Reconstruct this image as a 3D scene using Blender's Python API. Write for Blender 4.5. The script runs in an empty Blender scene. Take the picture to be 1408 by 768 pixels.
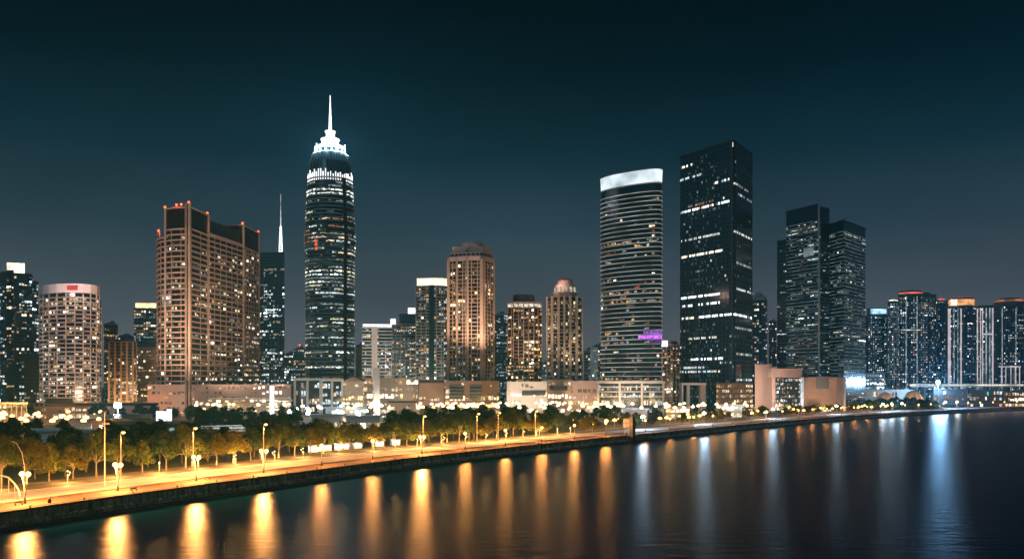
import bpy, bmesh, math, random
from mathutils import Vector, Matrix

R = math.radians
SC = bpy.context.scene
COL = SC.collection

# ------------------------------------------------------------------ camera, sky, moon, exposure
F, HOR, CAMZ, LAND = 1200.0, 528.0, 36.8, 4.4      # focal length in photo pixels, horizon row, heights (m)
cam_d = bpy.data.cameras.new("camera")
cam_d.sensor_width = 36.0
cam_d.lens = 36.0 * F / 1408.0
cam_d.shift_y = (HOR - 384.0) / 1408.0
cam_d.clip_start, cam_d.clip_end = 1.0, 20000.0
cam = bpy.data.objects.new("camera", cam_d)
cam.location = (0, 0, CAMZ)
cam.rotation_euler = (R(90), 0, 0)
COL.objects.link(cam)
SC.camera = cam

world = bpy.data.worlds.new("World")
SC.world = world
world.use_nodes = True
wn, wl = world.node_tree.nodes, world.node_tree.links
wn.clear()
w_out = wn.new("ShaderNodeOutputWorld")
w_bg = wn.new("ShaderNodeBackground")
w_add = wn.new("ShaderNodeAddShader")
w_bg2 = wn.new("ShaderNodeBackground")
nsky = wn.new("ShaderNodeTexSky")
nsky.sky_type = 'NISHITA'
nsky.sun_disc = False
nsky.sun_elevation = R(-6)
nsky.sun_rotation = R(200)
w_bg2.inputs[1].default_value = 0.05
tc = wn.new("ShaderNodeTexCoord")
sep = wn.new("ShaderNodeSeparateXYZ")
ramp = wn.new("ShaderNodeValToRGB")
wl.new(tc.outputs["Generated"], sep.inputs[0])
wl.new(sep.outputs["Z"], ramp.inputs[0])
cr = ramp.color_ramp
SKY = [(0.0, (.140, .138, .150)), (.05, (.118, .128, .150)), (.10, (.072, .089, .111)), (.17, (.026, .053, .074)),
       (.25, (.0046, .0245, .0380)), (.33, (.0004, .0092, .0158)), (.40, (.0001, .0036, .0072)), (.6, (.0001, .0022, .0045))]
cr.elements[0].position, cr.elements[0].color = SKY[0][0], (*SKY[0][1], 1)
cr.elements[1].position, cr.elements[1].color = SKY[-1][0], (*SKY[-1][1], 1)
for p_, c_ in SKY[1:-1]:
    cr.elements.new(p_).color = (*c_, 1)
sn = wn.new("ShaderNodeTexNoise"); sn.inputs["Scale"].default_value = 3.2; sn.inputs["Detail"].default_value = 5
smap = wn.new("ShaderNodeMapping"); smap.inputs["Scale"].default_value = (1, 1, 2.6)
smr = wn.new("ShaderNodeMapRange"); smr.inputs["From Min"].default_value = .3; smr.inputs["From Max"].default_value = .7
smr.inputs["To Min"].default_value = .84; smr.inputs["To Max"].default_value = 1.16
smx = wn.new("ShaderNodeVectorMath"); smx.operation = 'SCALE'
wl.new(tc.outputs["Generated"], smap.inputs[0]); wl.new(smap.outputs[0], sn.inputs["Vector"]); wl.new(sn.outputs["Fac"], smr.inputs["Value"])
wl.new(ramp.outputs[0], smx.inputs[0]); wl.new(smr.outputs[0], smx.inputs["Scale"]); wl.new(smx.outputs[0], w_bg.inputs[0])
w_bg.inputs[1].default_value = 1.0
wl.new(nsky.outputs[0], w_bg2.inputs[0])
wl.new(w_bg.outputs[0], w_add.inputs[0])
wl.new(w_bg2.outputs[0], w_add.inputs[1])
wl.new(w_add.outputs[0], w_out.inputs[0])

sun_d = bpy.data.lights.new("moonlight", 'SUN')
sun_d.energy = 0.42
sun_d.angle = R(12)
sun_d.color = (.34, .76, 1.0)
sun = bpy.data.objects.new("moonlight", sun_d)
sun.rotation_euler = (R(62), 0, R(-28))
COL.objects.link(sun)

# thin night haze: one closed box round the camera and the whole city
def haze(density):
    m = bpy.data.materials.new("night_haze"); m.use_nodes = True; nt = m.node_tree; nt.nodes.clear()
    o = nt.nodes.new("ShaderNodeOutputMaterial"); v = nt.nodes.new("ShaderNodeVolumePrincipled")
    v.inputs["Color"].default_value = (.16, .66, .95, 1); v.inputs["Density"].default_value = density; v.inputs["Anisotropy"].default_value = .55
    nt.links.new(v.outputs[0], o.inputs["Volume"])
    me = bpy.data.meshes.new("haze"); x0, x1, y0, y1, z0, z1 = -3500, 3500, -400, 4000, -3.0, 400
    me.from_pydata([(x0,y0,z0),(x1,y0,z0),(x1,y1,z0),(x0,y1,z0),(x0,y0,z1),(x1,y0,z1),(x1,y1,z1),(x0,y1,z1)], [], [(3,2,1,0),(4,5,6,7),(0,1,5,4),(1,2,6,5),(2,3,7,6),(3,0,4,7)])
    me.materials.append(m); h = bpy.data.objects.new("haze", me); COL.objects.link(h); h["kind"] = "stuff"
haze(.00012)
SC.view_settings.view_transform = 'Standard'
SC.view_settings.look = 'None'
SC.view_settings.exposure = 0.0
SC.view_settings.gamma = 1.0
cy = SC.cycles
cy.use_denoising = True
cy.max_bounces = 5
cy.diffuse_bounces = 2
cy.glossy_bounces = 3
cy.transmission_bounces = 2
cy.volume_bounces = 0
cy.sample_clamp_indirect = 3.0
cy.caustics_reflective = False
cy.caustics_refractive = False
cy.use_light_tree = True

# ------------------------------------------------------------------ helpers
def WX(px, d): return (px - 704.0) / F * d
def WZ(py, d): return CAMZ + (HOR - py) / F * d
def gd(py): return (CAMZ - LAND) * F / (py - HOR)          # distance of a ground point seen in row py
def P2(px, d): return (WX(px, d), d)

class MB:
    """collects faces of one mesh; material slot per face"""
    def __init__(self): self.v, self.f, self.m = [], [], []
    def face(self, pts, m=0):
        n = len(self.v); self.v.extend(pts); self.f.append(tuple(range(n, n + len(pts)))); self.m.append(m)
    def faces(self, vs, fs, m=0):
        n = len(self.v); self.v.extend(vs)
        for f in fs: self.f.append(tuple(i + n for i in f)); self.m.append(m)
    def box(self, x0, x1, y0, y1, z0, z1, m=0):
        self.faces([(x0,y0,z0),(x1,y0,z0),(x1,y1,z0),(x0,y1,z0),(x0,y0,z1),(x1,y0,z1),(x1,y1,z1),(x0,y1,z1)],
                   [(3,2,1,0),(4,5,6,7),(0,1,5,4),(1,2,6,5),(2,3,7,6),(3,0,4,7)], m)
    def obox(self, c, u, hu, hv, z0, z1, m=0):
        """box with horizontal axis u (unit xy), half sizes hu along u, hv across"""
        vx, vy = -u[1], u[0]
        q = [(c[0]+s*hu*u[0]+t*hv*vx, c[1]+s*hu*u[1]+t*hv*vy) for s, t in ((-1,-1),(1,-1),(1,1),(-1,1))]
        self.prism(q, z0, z1, m)
    def prism(self, poly, z0, z1, m=0, top=None):
        n = len(poly); t = top or poly
        vs = [(x, y, z0) for x, y in poly] + [(x, y, z1) for x, y in t]
        fs = [tuple(range(n - 1, -1, -1)), tuple(range(n, 2 * n))]
        fs += [(i, (i + 1) % n, n + (i + 1) % n, n + i) for i in range(n)]
        self.faces(vs, fs, m)
    def tube(self, a, b, r0, r1, seg=6, m=0):
        a, b = Vector(a), Vector(b); d = (b - a).normalized()
        u = d.orthogonal().normalized(); w = d.cross(u)
        vs = []
        for p, r in ((a, r0), (b, r1)):
            for i in range(seg):
                t = 2 * math.pi * i / seg
                vs.append(tuple(p + u * (r * math.cos(t)) + w * (r * math.sin(t))))
        fs = [(i, (i + 1) % seg, seg + (i + 1) % seg, seg + i) for i in range(seg)]
        fs += [tuple(range(seg - 1, -1, -1)), tuple(range(seg, 2 * seg))]
        self.faces(vs, fs, m)
    def path(self, pts, rs, seg=6, m=0):
        for i in range(len(pts) - 1): self.tube(pts[i], pts[i + 1], rs[i], rs[i + 1], seg, m)
    def lathe(self, c, prof, seg=24, m=0):
        n = len(prof); vs, fs = [], []
        for r, z in prof:
            for i in range(seg):
                t = 2 * math.pi * i / seg
                vs.append((c[0] + r * math.cos(t), c[1] + r * math.sin(t), z))
        for k in range(n - 1):
            for i in range(seg):
                j = (i + 1) % seg
                fs.append((k*seg+i, k*seg+j, (k+1)*seg+j, (k+1)*seg+i))
        fs.append(tuple(range(seg - 1, -1, -1))); fs.append(tuple((n-1)*seg + i for i in range(seg)))
        self.faces(vs, fs, m)
    def ball(self, c, r, m=0, seg=10, rings=6, sz=1.0):
        vs, fs = [(c[0], c[1], c[2] - r * sz)], []
        for k in range(1, rings):
            a = math.pi * k / rings - math.pi / 2
            for i in range(seg):
                t = 2 * math.pi * i / seg
                vs.append((c[0] + r*math.cos(a)*math.cos(t), c[1] + r*math.cos(a)*math.sin(t), c[2] + r*sz*math.sin(a)))
        vs.append((c[0], c[1], c[2] + r * sz)); last = len(vs) - 1
        for i in range(seg):
            j = (i + 1) % seg
            fs.append((0, 1 + j, 1 + i)); fs.append((last, last - seg + i, last - seg + j))
            for k in range(rings - 2):
                a, b = 1 + k * seg, 1 + (k + 1) * seg
                fs.append((a + i, a + j, b + j, b + i))
        self.faces(vs, fs, m)
    def mesh(self, name, mats, org=(0, 0, 0), smooth=False):
        me = bpy.data.meshes.new(name)
        me.from_pydata([(x - org[0], y - org[1], z - org[2]) for x, y, z in self.v], [], self.f)
        for m in (mats if isinstance(mats, (list, tuple)) else [mats]): me.materials.append(m)
        me.polygons.foreach_set("material_index", self.m)
        if smooth: me.polygons.foreach_set("use_smooth", [True] * len(self.f))
        me.update()
        return me
    def build(self, name, mats, parent=None, smooth=False):
        """link as ONE object; vertices are given in world space (or in the parent thing's own space if it is at 0,0,0)"""
        org = root_loc(parent) if parent else (0, 0, 0)
        o = bpy.data.objects.new(name, self.mesh(name, mats, org, smooth))
        COL.objects.link(o)
        if parent: o.parent = parent
        return o

def root_loc(p):
    x = y = z = 0.0
    while p is not None:
        x += p.location[0]; y += p.location[1]; z += p.location[2]; p = p.parent
    return (x, y, z)

def tag(o, label=None, cat=None, group=None, kind=None):
    if label: o['label'] = label
    if cat: o['category'] = cat
    if group: o['group'] = group
    if kind: o['kind'] = kind
    return o
def thing(name, label, cat, loc=(0, 0, 0), group=None, rz=0.0):
    o = bpy.data.objects.new(name, None)
    o.location = loc; o.rotation_euler = (0, 0, rz); o.empty_display_size = 1
    COL.objects.link(o)
    return tag(o, label, cat, group)
def kids(o): return [c for c in bpy.data.objects if c.parent is o]
def copy_tree(o, children, loc, rz=0.0, s=1.0, label=None, group=None):
    """copy a thing and (given) its child tree: children = [(obj, [(sub, [])...])]"""
    r = o.copy(); COL.objects.link(r)
    r.location = loc; r.rotation_euler = (0, 0, rz); r.scale = (s, s, s)
    if label: r['label'] = label
    if group: r['group'] = group
    def rec(ch, par):
        for c, sub in ch:
            k = c.copy(); COL.objects.link(k); k.parent = par; rec(sub, k)
    rec(children, r)
    return r
def light(name, loc, power, col, radius=.5, parent=None, kind='POINT', rot=None, spot=None):
    l = bpy.data.lights.new(name, kind)
    l.energy = power; l.color = col
    if kind in ('POINT', 'SPOT'): l.shadow_soft_size = radius
    if kind == 'SPOT': l.spot_size = spot or R(120); l.spot_blend = .6
    o = bpy.data.objects.new(name, l)
    org = root_loc(parent) if parent else (0, 0, 0)
    o.location = tuple(loc[i] - org[i] for i in range(3))
    if rot: o.rotation_euler = rot
    if parent: o.parent = parent
    COL.objects.link(o)
    return o

# ------------------------------------------------------------------ materials
def mat(name, col, rough=.7, metal=0.0, spec=.5, noise=0.0, nscale=.3, bump=0.0, bscale=2.0):
    m = bpy.data.materials.new(name); m.use_nodes = True
    nt = m.node_tree; b = nt.nodes["Principled BSDF"]
    b.inputs["Base Color"].default_value = (*col, 1)
    b.inputs["Roughness"].default_value = rough
    b.inputs["Metallic"].default_value = metal
    b.inputs["Specular IOR Level"].default_value = spec
    if noise or bump:
        t = nt.nodes.new("ShaderNodeTexCoord")
    if noise:
        n = nt.nodes.new("ShaderNodeTexNoise"); n.inputs["Scale"].default_value = nscale; n.inputs["Detail"].default_value = 6
        nt.links.new(t.outputs["Object"], n.inputs["Vector"])
        mr = nt.nodes.new("ShaderNodeMapRange")
        mr.inputs["From Min"].default_value = .3; mr.inputs["From Max"].default_value = .7
        mr.inputs["To Min"].default_value = 1 - noise; mr.inputs["To Max"].default_value = 1 + noise
        nt.links.new(n.outputs["Fac"], mr.inputs["Value"])
        mx = nt.nodes.new("ShaderNodeVectorMath"); mx.operation = 'SCALE'
        mx.inputs[0].default_value = col
        nt.links.new(mr.outputs[0], mx.inputs["Scale"])
        nt.links.new(mx.outputs[0], b.inputs["Base Color"])
    if bump:
        n2 = nt.nodes.new("ShaderNodeTexNoise"); n2.inputs["Scale"].default_value = bscale; n2.inputs["Detail"].default_value = 4
        nt.links.new(t.outputs["Object"], n2.inputs["Vector"])
        bp = nt.nodes.new("ShaderNodeBump"); bp.inputs["Strength"].default_value = bump; bp.inputs["Distance"].default_value = .3
        nt.links.new(n2.outputs["Fac"], bp.inputs["Height"])
        nt.links.new(bp.outputs[0], b.inputs["Normal"])
    return m
def emit(name, col, strength, vary=0.0, scale=.45, sample='NONE'):
    m = bpy.data.materials.new(name); m.use_nodes = True
    nt = m.node_tree; nt.nodes.clear()
    o = nt.nodes.new("ShaderNodeOutputMaterial"); e = nt.nodes.new("ShaderNodeEmission")
    e.inputs[0].default_value = (*col, 1); e.inputs[1].default_value = strength
    nt.links.new(e.outputs[0], o.inputs[0])
    if vary:                                   # rooms differ: curtains, ceiling lamps, furniture
        t = nt.nodes.new("ShaderNodeNewGeometry"); n = nt.nodes.new("ShaderNodeTexNoise")
        n.inputs["Scale"].default_value = scale; n.inputs["Detail"].default_value = 2
        nt.links.new(t.outputs["Position"], n.inputs["Vector"])
        mr = nt.nodes.new("ShaderNodeMapRange")
        mr.inputs["From Min"].default_value = .32; mr.inputs["From Max"].default_value = .68
        mr.inputs["To Min"].default_value = strength * (1 - vary); mr.inputs["To Max"].default_value = strength * (1 + vary)
        nt.links.new(n.outputs["Fac"], mr.inputs["Value"]); nt.links.new(mr.outputs[0], e.inputs[1])
    m.cycles.emission_sampling = sample
    return m

M = {}
def glass(name, col, rough=.16, bump=.05):
    return mat(name, col, rough, 0, .6, bump=bump, bscale=.22)
M['glass_dark'] = glass("dark_teal_glass", (.006, .038, .052))
M['glass_blue'] = glass("blue_glass", (.012, .055, .08), .2)
M['glass_teal'] = glass("teal_glass", (.014, .05, .065), .25)
M['glass_brown'] = glass("bronze_glass", (.012, .010, .009), .2)
M['black'] = mat("black_cladding", (.012, .014, .016), .45, noise=.3, nscale=.05)
M['tan'] = mat("tan_concrete", (.36, .25, .19), .8, noise=.18, nscale=.06)
M['brown'] = mat("brown_concrete", (.25, .165, .125), .8, noise=.2, nscale=.06)
M['pink'] = mat("pink_render", (.50, .36, .33), .8, noise=.12, nscale=.05)
M['cream'] = mat("cream_concrete", (.52, .43, .34), .8, noise=.12, nscale=.06)
M['white'] = mat("white_cladding", (.72, .71, .69), .5, noise=.08, nscale=.08)
M['grey'] = mat("grey_concrete", (.30, .29, .28), .8, noise=.15, nscale=.06)
M['dgrey'] = mat("dark_grey_concrete", (.10, .10, .105), .75, noise=.2, nscale=.07)
M['alu'] = mat("satin_aluminium", (.45, .47, .48), .35, .7)
M['band'] = mat("pale_spandrel", (.50, .48, .46), .5, noise=.1, nscale=.1)
M['bandp'] = mat("pink_spandrel", (.58, .46, .42), .6, noise=.1, nscale=.1)
M['bandd'] = mat("dark_spandrel", (.085, .10, .105), .4, noise=.15, nscale=.1)
M['redroof'] = mat("red_copper_roof", (.42, .12, .09), .6, noise=.2)
M['pole'] = mat("galvanised_pole", (.42, .40, .37), .5, .4)
M['iron'] = mat("black_iron", (.015, .015, .017), .5, .3)
M['glassp'] = mat("pavilion_glass", (.05, .07, .08), .1)
def wall_mat():
    m = mat("stained_concrete", (.56, .35, .26), .9, noise=.5, nscale=.22, bump=.5, bscale=1.2); nt = m.node_tree
    t = nt.nodes.new("ShaderNodeTexCoord"); mp = nt.nodes.new("ShaderNodeMapping"); mp.inputs["Scale"].default_value = (.9, .9, .06)
    n = nt.nodes.new("ShaderNodeTexNoise"); n.inputs["Scale"].default_value = .9; n.inputs["Detail"].default_value = 5
    mr = nt.nodes.new("ShaderNodeMapRange"); mr.inputs["From Min"].default_value = .38; mr.inputs["From Max"].default_value = .62; mr.inputs["To Min"].default_value = .35; mr.inputs["To Max"].default_value = 1.15
    b = nt.nodes["Principled BSDF"]; src = b.inputs["Base Color"].links[0].from_socket
    sc = nt.nodes.new("ShaderNodeVectorMath"); sc.operation = 'SCALE'
    nt.links.new(t.outputs["Object"], mp.inputs[0]); nt.links.new(mp.outputs[0], n.inputs["Vector"]); nt.links.new(n.outputs["Fac"], mr.inputs["Value"])
    nt.links.new(src, sc.inputs[0]); nt.links.new(mr.outputs[0], sc.inputs["Scale"]); nt.links.new(sc.outputs[0], b.inputs["Base Color"])
    return m
M['quay'] = wall_mat()
M['rock'] = mat("weathered_stone", (.78, .62, .54), .9, noise=.5, nscale=.6)
M['coping'] = mat("coping_stone", (.10, .07, .05), .85, noise=.3, nscale=.6)

WIN = {   # colour, strength, share
    'ww3': ((1.0, .84, .60), 3.2), 'ww2': ((1.0, .78, .52), 1.25), 'ww1': ((1.0, .74, .48), .42), 'ww0': ((1.0, .70, .48), .13),
    'am3': ((1.0, .62, .24), 2.4), 'am2': ((1.0, .56, .22), .9), 'am1': ((1.0, .50, .22), .3), 'am0': ((1.0, .50, .26), .09),
    'cw3': ((.86, .96, 1.0), 3.0), 'cw2': ((.82, .95, .98), 1.1), 'cw1': ((.70, .90, .95), .36), 'cw0': ((.55, .82, .90), .09),
    'yg3': ((1.0, .92, .58), 2.6), 'yg2': ((.95, .92, .62), .9), 'yg1': ((.85, .90, .66), .28),
    'rd2': ((1.0, .16, .08), 1.3), 'rd1': ((1.0, .22, .12), .35), 'pk2': ((1.0, .12, .25), 1.4),
    'pu3': ((.45, .10, 1.0), 2.0), 'pu2': ((.55, .16, 1.0), .7), 'pu1': ((.5, .2, 1.0), .22), 'bl2': ((.2, .45, 1.0), 1.0), 'gn2': ((.2, 1.0, .75), .7),
}
for k_, (c_, s_) in WIN.items():
    M[k_] = emit("lit_window_" + k_, c_, s_ * (1.05 if k_[2] == '3' else .85), .8)
M['bulb_o'] = emit("sodium_bulb", (1.0, .44, .09), 14)
M['bulb_w'] = emit("warm_bulb", (1.0, .64, .28), 7)
M['bulb_c'] = emit("white_bulb", (.90, .97, 1.0), 14)
M['bulb_b'] = emit("blue_white_bulb", (.55, .80, 1.0), 40)
M['beacon'] = emit("red_beacon", (1.0, .10, .03), 5)
M['led_w'] = emit("white_led", (.93, .97, 1.0), 2.2, .25, .2)
M['led_w2'] = emit("soft_white_led", (.93, .97, 1.0), .9, .6, .12)
M['led_warm'] = emit("warm_led", (1.0, .86, .62), 1.8, .4, .2)
M['led_gold'] = emit("golden_led", (1.0, .70, .30), 2.2, .4, .2)
M['led_red'] = emit("red_led", (1.0, .16, .08), .9, .5, .1)
M['led_orange'] = emit("orange_led", (1.0, .45, .16), 1.0, .5, .1)
M['led_blue'] = emit("blue_led", (.35, .62, 1.0), 2.0, .4, .1)
M['screen'] = emit("cyan_white_screen", (.72, .95, 1.0), 2.6, .3, .3)

# water: dark, softly rough from the long exposure's averaged ripples
def water_mat():
    m = bpy.data.materials.new("harbour_water"); m.use_nodes = True
    nt = m.node_tree; nt.nodes.clear(); N = nt.nodes.new; K = nt.links.new
    o = N("ShaderNodeOutputMaterial"); d = N("ShaderNodeBsdfDiffuse"); g = N("ShaderNodeBsdfGlossy"); mx = N("ShaderNodeMixShader")
    d.inputs[0].default_value = (.002, .040, .092, 1)
    g.inputs[0].default_value = (.76, .91, 1.0, 1)
    g.distribution = 'BECKMANN'
    fr = N("ShaderNodeFresnel"); fr.inputs[0].default_value = 1.33
    mu = N("ShaderNodeMath"); mu.operation = 'MULTIPLY'; mu.inputs[1].default_value = WATER_REFL
    K(fr.outputs[0], mu.inputs[0]); K(mu.outputs[0], mx.inputs[0])
    t = N("ShaderNodeTexCoord")
    mp = N("ShaderNodeMapping"); mp.inputs["Rotation"].default_value = (0, 0, R(6)); mp.inputs["Scale"].default_value = (.30, 1.0, 1)
    K(t.outputs["Object"], mp.inputs[0])
    n1 = N("ShaderNodeTexNoise"); n1.inputs["Scale"].default_value = .34; n1.inputs["Detail"].default_value = 3
    K(mp.outputs[0], n1.inputs["Vector"])
    bp = N("ShaderNodeBump"); bp.inputs["Strength"].default_value = 1.0; bp.inputs["Distance"].default_value = .36
    K(n1.outputs["Fac"], bp.inputs["Height"]); K(bp.outputs[0], g.inputs["Normal"])
    n2 = N("ShaderNodeTexNoise"); n2.inputs["Scale"].default_value = .012; n2.inputs["Detail"].default_value = 4
    mp2 = N("ShaderNodeMapping"); mp2.inputs["Scale"].default_value = (.5, 1.6, 1)
    K(t.outputs["Object"], mp2.inputs[0]); K(mp2.outputs[0], n2.inputs["Vector"])
    mr = N("ShaderNodeMapRange"); mr.inputs["From Min"].default_value = .3; mr.inputs["From Max"].default_value = .7
    mr.inputs["To Min"].default_value = .30; mr.inputs["To Max"].default_value = .335
    K(n2.outputs["Fac"], mr.inputs["Value"]); K(mr.outputs[0], g.inputs["Roughness"])
    K(d.outputs[0], mx.inputs[1]); K(g.outputs[0], mx.inputs[2]); K(mx.outputs[0], o.inputs[0])
    return m
WATER_REFL = .33
M['water'] = water_mat()
M['ground'] = mat("park_soil", (.035, .04, .022), .95, noise=.4, nscale=.05)
M['road'] = mat("pale_road", (.36, .385, .42), .8, noise=.30, nscale=.07)
M['prom'] = mat("promenade_paving", (.088, .064, .05), .85, noise=.42, nscale=.11)
M['verge'] = mat("dry_verge", (.05, .04, .02), .95, noise=.35, nscale=.3)
M['paint'] = mat("road_paint", (.75, .74, .70), .7)
M['plaza'] = mat("plaza_paving", (.20, .17, .14), .85, noise=.2, nscale=.1)
M['bark'] = mat("bark", (.16, .12, .085), .9, noise=.3, nscale=1.5)
M['lime'] = mat("limewashed_bark", (.55, .50, .42), .9)
def leaf_mat(name, a, b_):
    m = bpy.data.materials.new(name); m.use_nodes = True
    nt = m.node_tree; nt.nodes.clear()
    o = nt.nodes.new("ShaderNodeOutputMaterial"); d = nt.nodes.new("ShaderNodeBsdfDiffuse"); tr = nt.nodes.new("ShaderNodeBsdfTranslucent")
    mx = nt.nodes.new("ShaderNodeMixShader"); mx.inputs[0].default_value = .35
    g = nt.nodes.new("ShaderNodeNewGeometry"); mc = nt.nodes.new("ShaderNodeMix"); mc.data_type = 'RGBA'
    mc.inputs[6].default_value = (*a, 1); mc.inputs[7].default_value = (*b_, 1)
    nt.links.new(g.outputs["Random Per Island"], mc.inputs[0])
    nt.links.new(mc.outputs[2], d.inputs[0]); nt.links.new(mc.outputs[2], tr.inputs[0])
    nt.links.new(d.outputs[0], mx.inputs[1]); nt.links.new(tr.outputs[0], mx.inputs[2]); nt.links.new(mx.outputs[0], o.inputs[0])
    return m
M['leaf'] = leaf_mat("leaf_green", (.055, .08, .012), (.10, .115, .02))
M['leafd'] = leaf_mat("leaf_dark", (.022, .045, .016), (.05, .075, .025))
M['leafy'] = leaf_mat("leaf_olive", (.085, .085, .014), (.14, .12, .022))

# ------------------------------------------------------------------ the shore: quay line, water, land, promenade, road
QRAW = [(-330, -200), (-262, -60), (-196, 75), (-128.9, 219.7), (-109.6, 261), (-80.4, 317), (-40.2, 388.8), (22.4, 480), (71.2, 547.6),
        (121.4, 614), (200, 716), (286.8, 824), (395, 945), (518, 1065), (713, 1222), (960, 1380), (1300, 1560), (2000, 1880), (3200, 2300)]
def catmull(P, n):
    out = []
    for i in range(len(P) - 1):
        p0, p1, p2, p3 = P[max(i-1, 0)], P[i], P[i+1], P[min(i+2, len(P)-1)]
        for k in range(n):
            t = k / n
            out.append(tuple(.5*((2*p1[a]) + (-p0[a]+p2[a])*t + (2*p0[a]-5*p1[a]+4*p2[a]-p3[a])*t*t + (-p0[a]+3*p1[a]-3*p2[a]+p3[a])*t**3) for a in (0, 1)))
    out.append(P[-1]); return out
_c = catmull(QRAW, 40)
# resample evenly, 4 m
QC, acc = [_c[0]], 0.0
for a_, b_ in zip(_c, _c[1:]):
    L_ = math.dist(a_, b_)
    while acc + L_ >= 4.0:
        t_ = (4.0 - acc) / L_
        a_ = (a_[0] + (b_[0]-a_[0])*t_, a_[1] + (b_[1]-a_[1])*t_); QC.append(a_); L_ = math.dist(a_, b_); acc = 0.0
    acc += L_
QN = []
for i in range(len(QC)):
    a_, b_ = QC[max(i-2, 0)], QC[min(i+2, len(QC)-1)]
    L_ = math.dist(a_, b_); QN.append((-(b_[1]-a_[1])/L_, (b_[0]-a_[0])/L_))      # points inland
def qoff(i, off): return (QC[i][0] + QN[i][0]*off, QC[i][1] + QN[i][1]*off)
def qs(s, off):
    """point at arc length s (m), off metres inland"""
    i = max(0, min(len(QC) - 2, int(s / 4))); t = s/4 - i
    a, b = qoff(i, off), qoff(i+1, off)
    return (a[0] + (b[0]-a[0])*t, a[1] + (b[1]-a[1])*t)
def qnorm(s): return QN[max(0, min(len(QC)-1, int(s/4)))]
def s_near(x, y):
    i = min(range(len(QC)), key=lambda i: (QC[i][0]-x)**2 + (QC[i][1]-y)**2); return i * 4.0
def s_px(px, off):
    best = (1e9, 0)
    for k in range(200, 12000):
        p = qs(k*.25, off)
        if p[1] > 100: best = min(best, (abs(704 + F*p[0]/p[1] - px), k*.25))
    return best[1]
def inland(x, y):
    i = min(range(0, len(QC)), key=lambda i: (QC[i][0]-x)**2 + (QC[i][1]-y)**2)
    return (x-QC[i][0])*QN[i][0] + (y-QC[i][1])*QN[i][1]

b = MB(); b.face([(-7000, -3000, 0), (9000, -3000, 0), (9000, 9000, 0), (-7000, 9000, 0)])
tag(b.build("water", M['water']), kind='structure')
bm = bmesh.new()
edge_ = [(-7000, -200)] + QC + [(9000, 3400), (9000, 9000), (-7000, 9000)]
fc_ = bm.faces.new([bm.verts.new((x, y, LAND - .02)) for x, y in edge_])
bmesh.ops.triangulate(bm, faces=[fc_])
if bm.faces[:][0].normal.z < 0: bmesh.ops.reverse_faces(bm, faces=bm.faces[:])
me_ = bpy.data.meshes.new("ground"); bm.to_mesh(me_); bm.free(); me_.materials.append(M['ground'])
o_ = bpy.data.objects.new("ground", me_); COL.objects.link(o_); tag(o_, kind='structure')

def strip(name, profile, m, i0=0, i1=None, kind='structure', step=1):
    """sweep an (inland offset, z) profile along the quay"""
    b = MB(); idx = list(range(i0, i1 or len(QC), step)); n = len(profile)
    for i in idx:
        for off, z in profile: x, y = qoff(i, off); b.v.append((x, y, z))
    for k in range(len(idx) - 1):
        for j in range(n - 1):
            a = k*n + j; b.f.append((a, a+1, a+n+1, a+n)); b.m.append(0)
    o = b.build(name, m); return tag(o, kind=kind) if kind else o
strip("promenade", [(.55, LAND), (15.1, LAND + .03)], M['prom'])
strip("kerb", [(15.1, LAND), (15.1, LAND + .3), (15.75, LAND + .3), (15.75, LAND)], M['coping'])
strip("road", [(15.75, LAND + .02), (36.5, LAND + .02)], M['road'])
strip("road_kerb", [(36.5, LAND), (36.5, LAND + .15), (36.9, LAND + .15), (36.9, LAND)], M['band'])
strip("verge", [(36.9, LAND + .08), (47.5, LAND + .1), (52.0, LAND + .02)], M['verge'])
strip("footpath", [(52.0, LAND + .04), (55.0, LAND + .04)], M['plaza'])
# broken centre line and edge lines
b = MB()
for s_ in range(0, 2600, 9):
    for off, L_ in ((26.1, 3.5),):
        p, q = qs(s_, off), qs(s_ + L_, off); nx, ny = qnorm(s_)
        w_ = .12
        b.face([(p[0]-nx*w_, p[1]-ny*w_, LAND+.03), (q[0]-nx*w_, q[1]-ny*w_, LAND+.03), (q[0]+nx*w_, q[1]+ny*w_, LAND+.03), (p[0]+nx*w_, p[1]+ny*w_, LAND+.03)])
tag(b.build("lane_marking", M['paint']), kind='structure')

# sea wall: coping, dark upper face, ledge, lower face
sw = thing("sea_wall", "long dark stained concrete sea wall with a stony ledge along the water", "sea wall", (0, 0, 0))
o_ = strip("wall_face", [(.35, LAND - .35), (.35, 1.95), (-.75, 1.75), (-.82, .75)], M['quay'], kind=None); o_.parent = sw
o_ = strip("tide_band", [(-.82, .75), (-.95, -2.0)], mat("wet_algae_stone", (.03, .035, .028), .5, noise=.5, nscale=.4), kind=None); o_.parent = sw
o_ = strip("coping", [(.9, LAND + .0), (.9, LAND + .28), (.0, LAND + .28), (.0, LAND - .35), (.35, LAND - .35)], M['coping'], kind=None); o_.parent = sw
rg = random.Random(5)
b = MB()
for i in range(60, 560):
    for k in range(5):
        if rg.random() < .35: continue
        s_ = i*4 + rg.random()*4; r_ = rg.uniform(.14, .46)
        x, y = qs(s_, -.45 + rg.uniform(-.25, .3))
        vs = [(x + rg.uniform(.6, 1.3)*r_*math.cos(t), y + rg.uniform(.6, 1.3)*r_*math.sin(t), 1.78 + (r_*rg.uniform(.5, 1.3) if j else -.05)) for j in (0, 1) for t in (.3, 1.9, 3.4, 5.0)]
        b.faces(vs, [(4,5,6,7),(0,1,5,4),(1,2,6,5),(2,3,7,6),(3,0,4,7)])
rb = b.build("rubble", M['rock']); tag(rb, "pale broken stones lying along the ledge of the sea wall", "rubble", kind='stuff')
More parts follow.
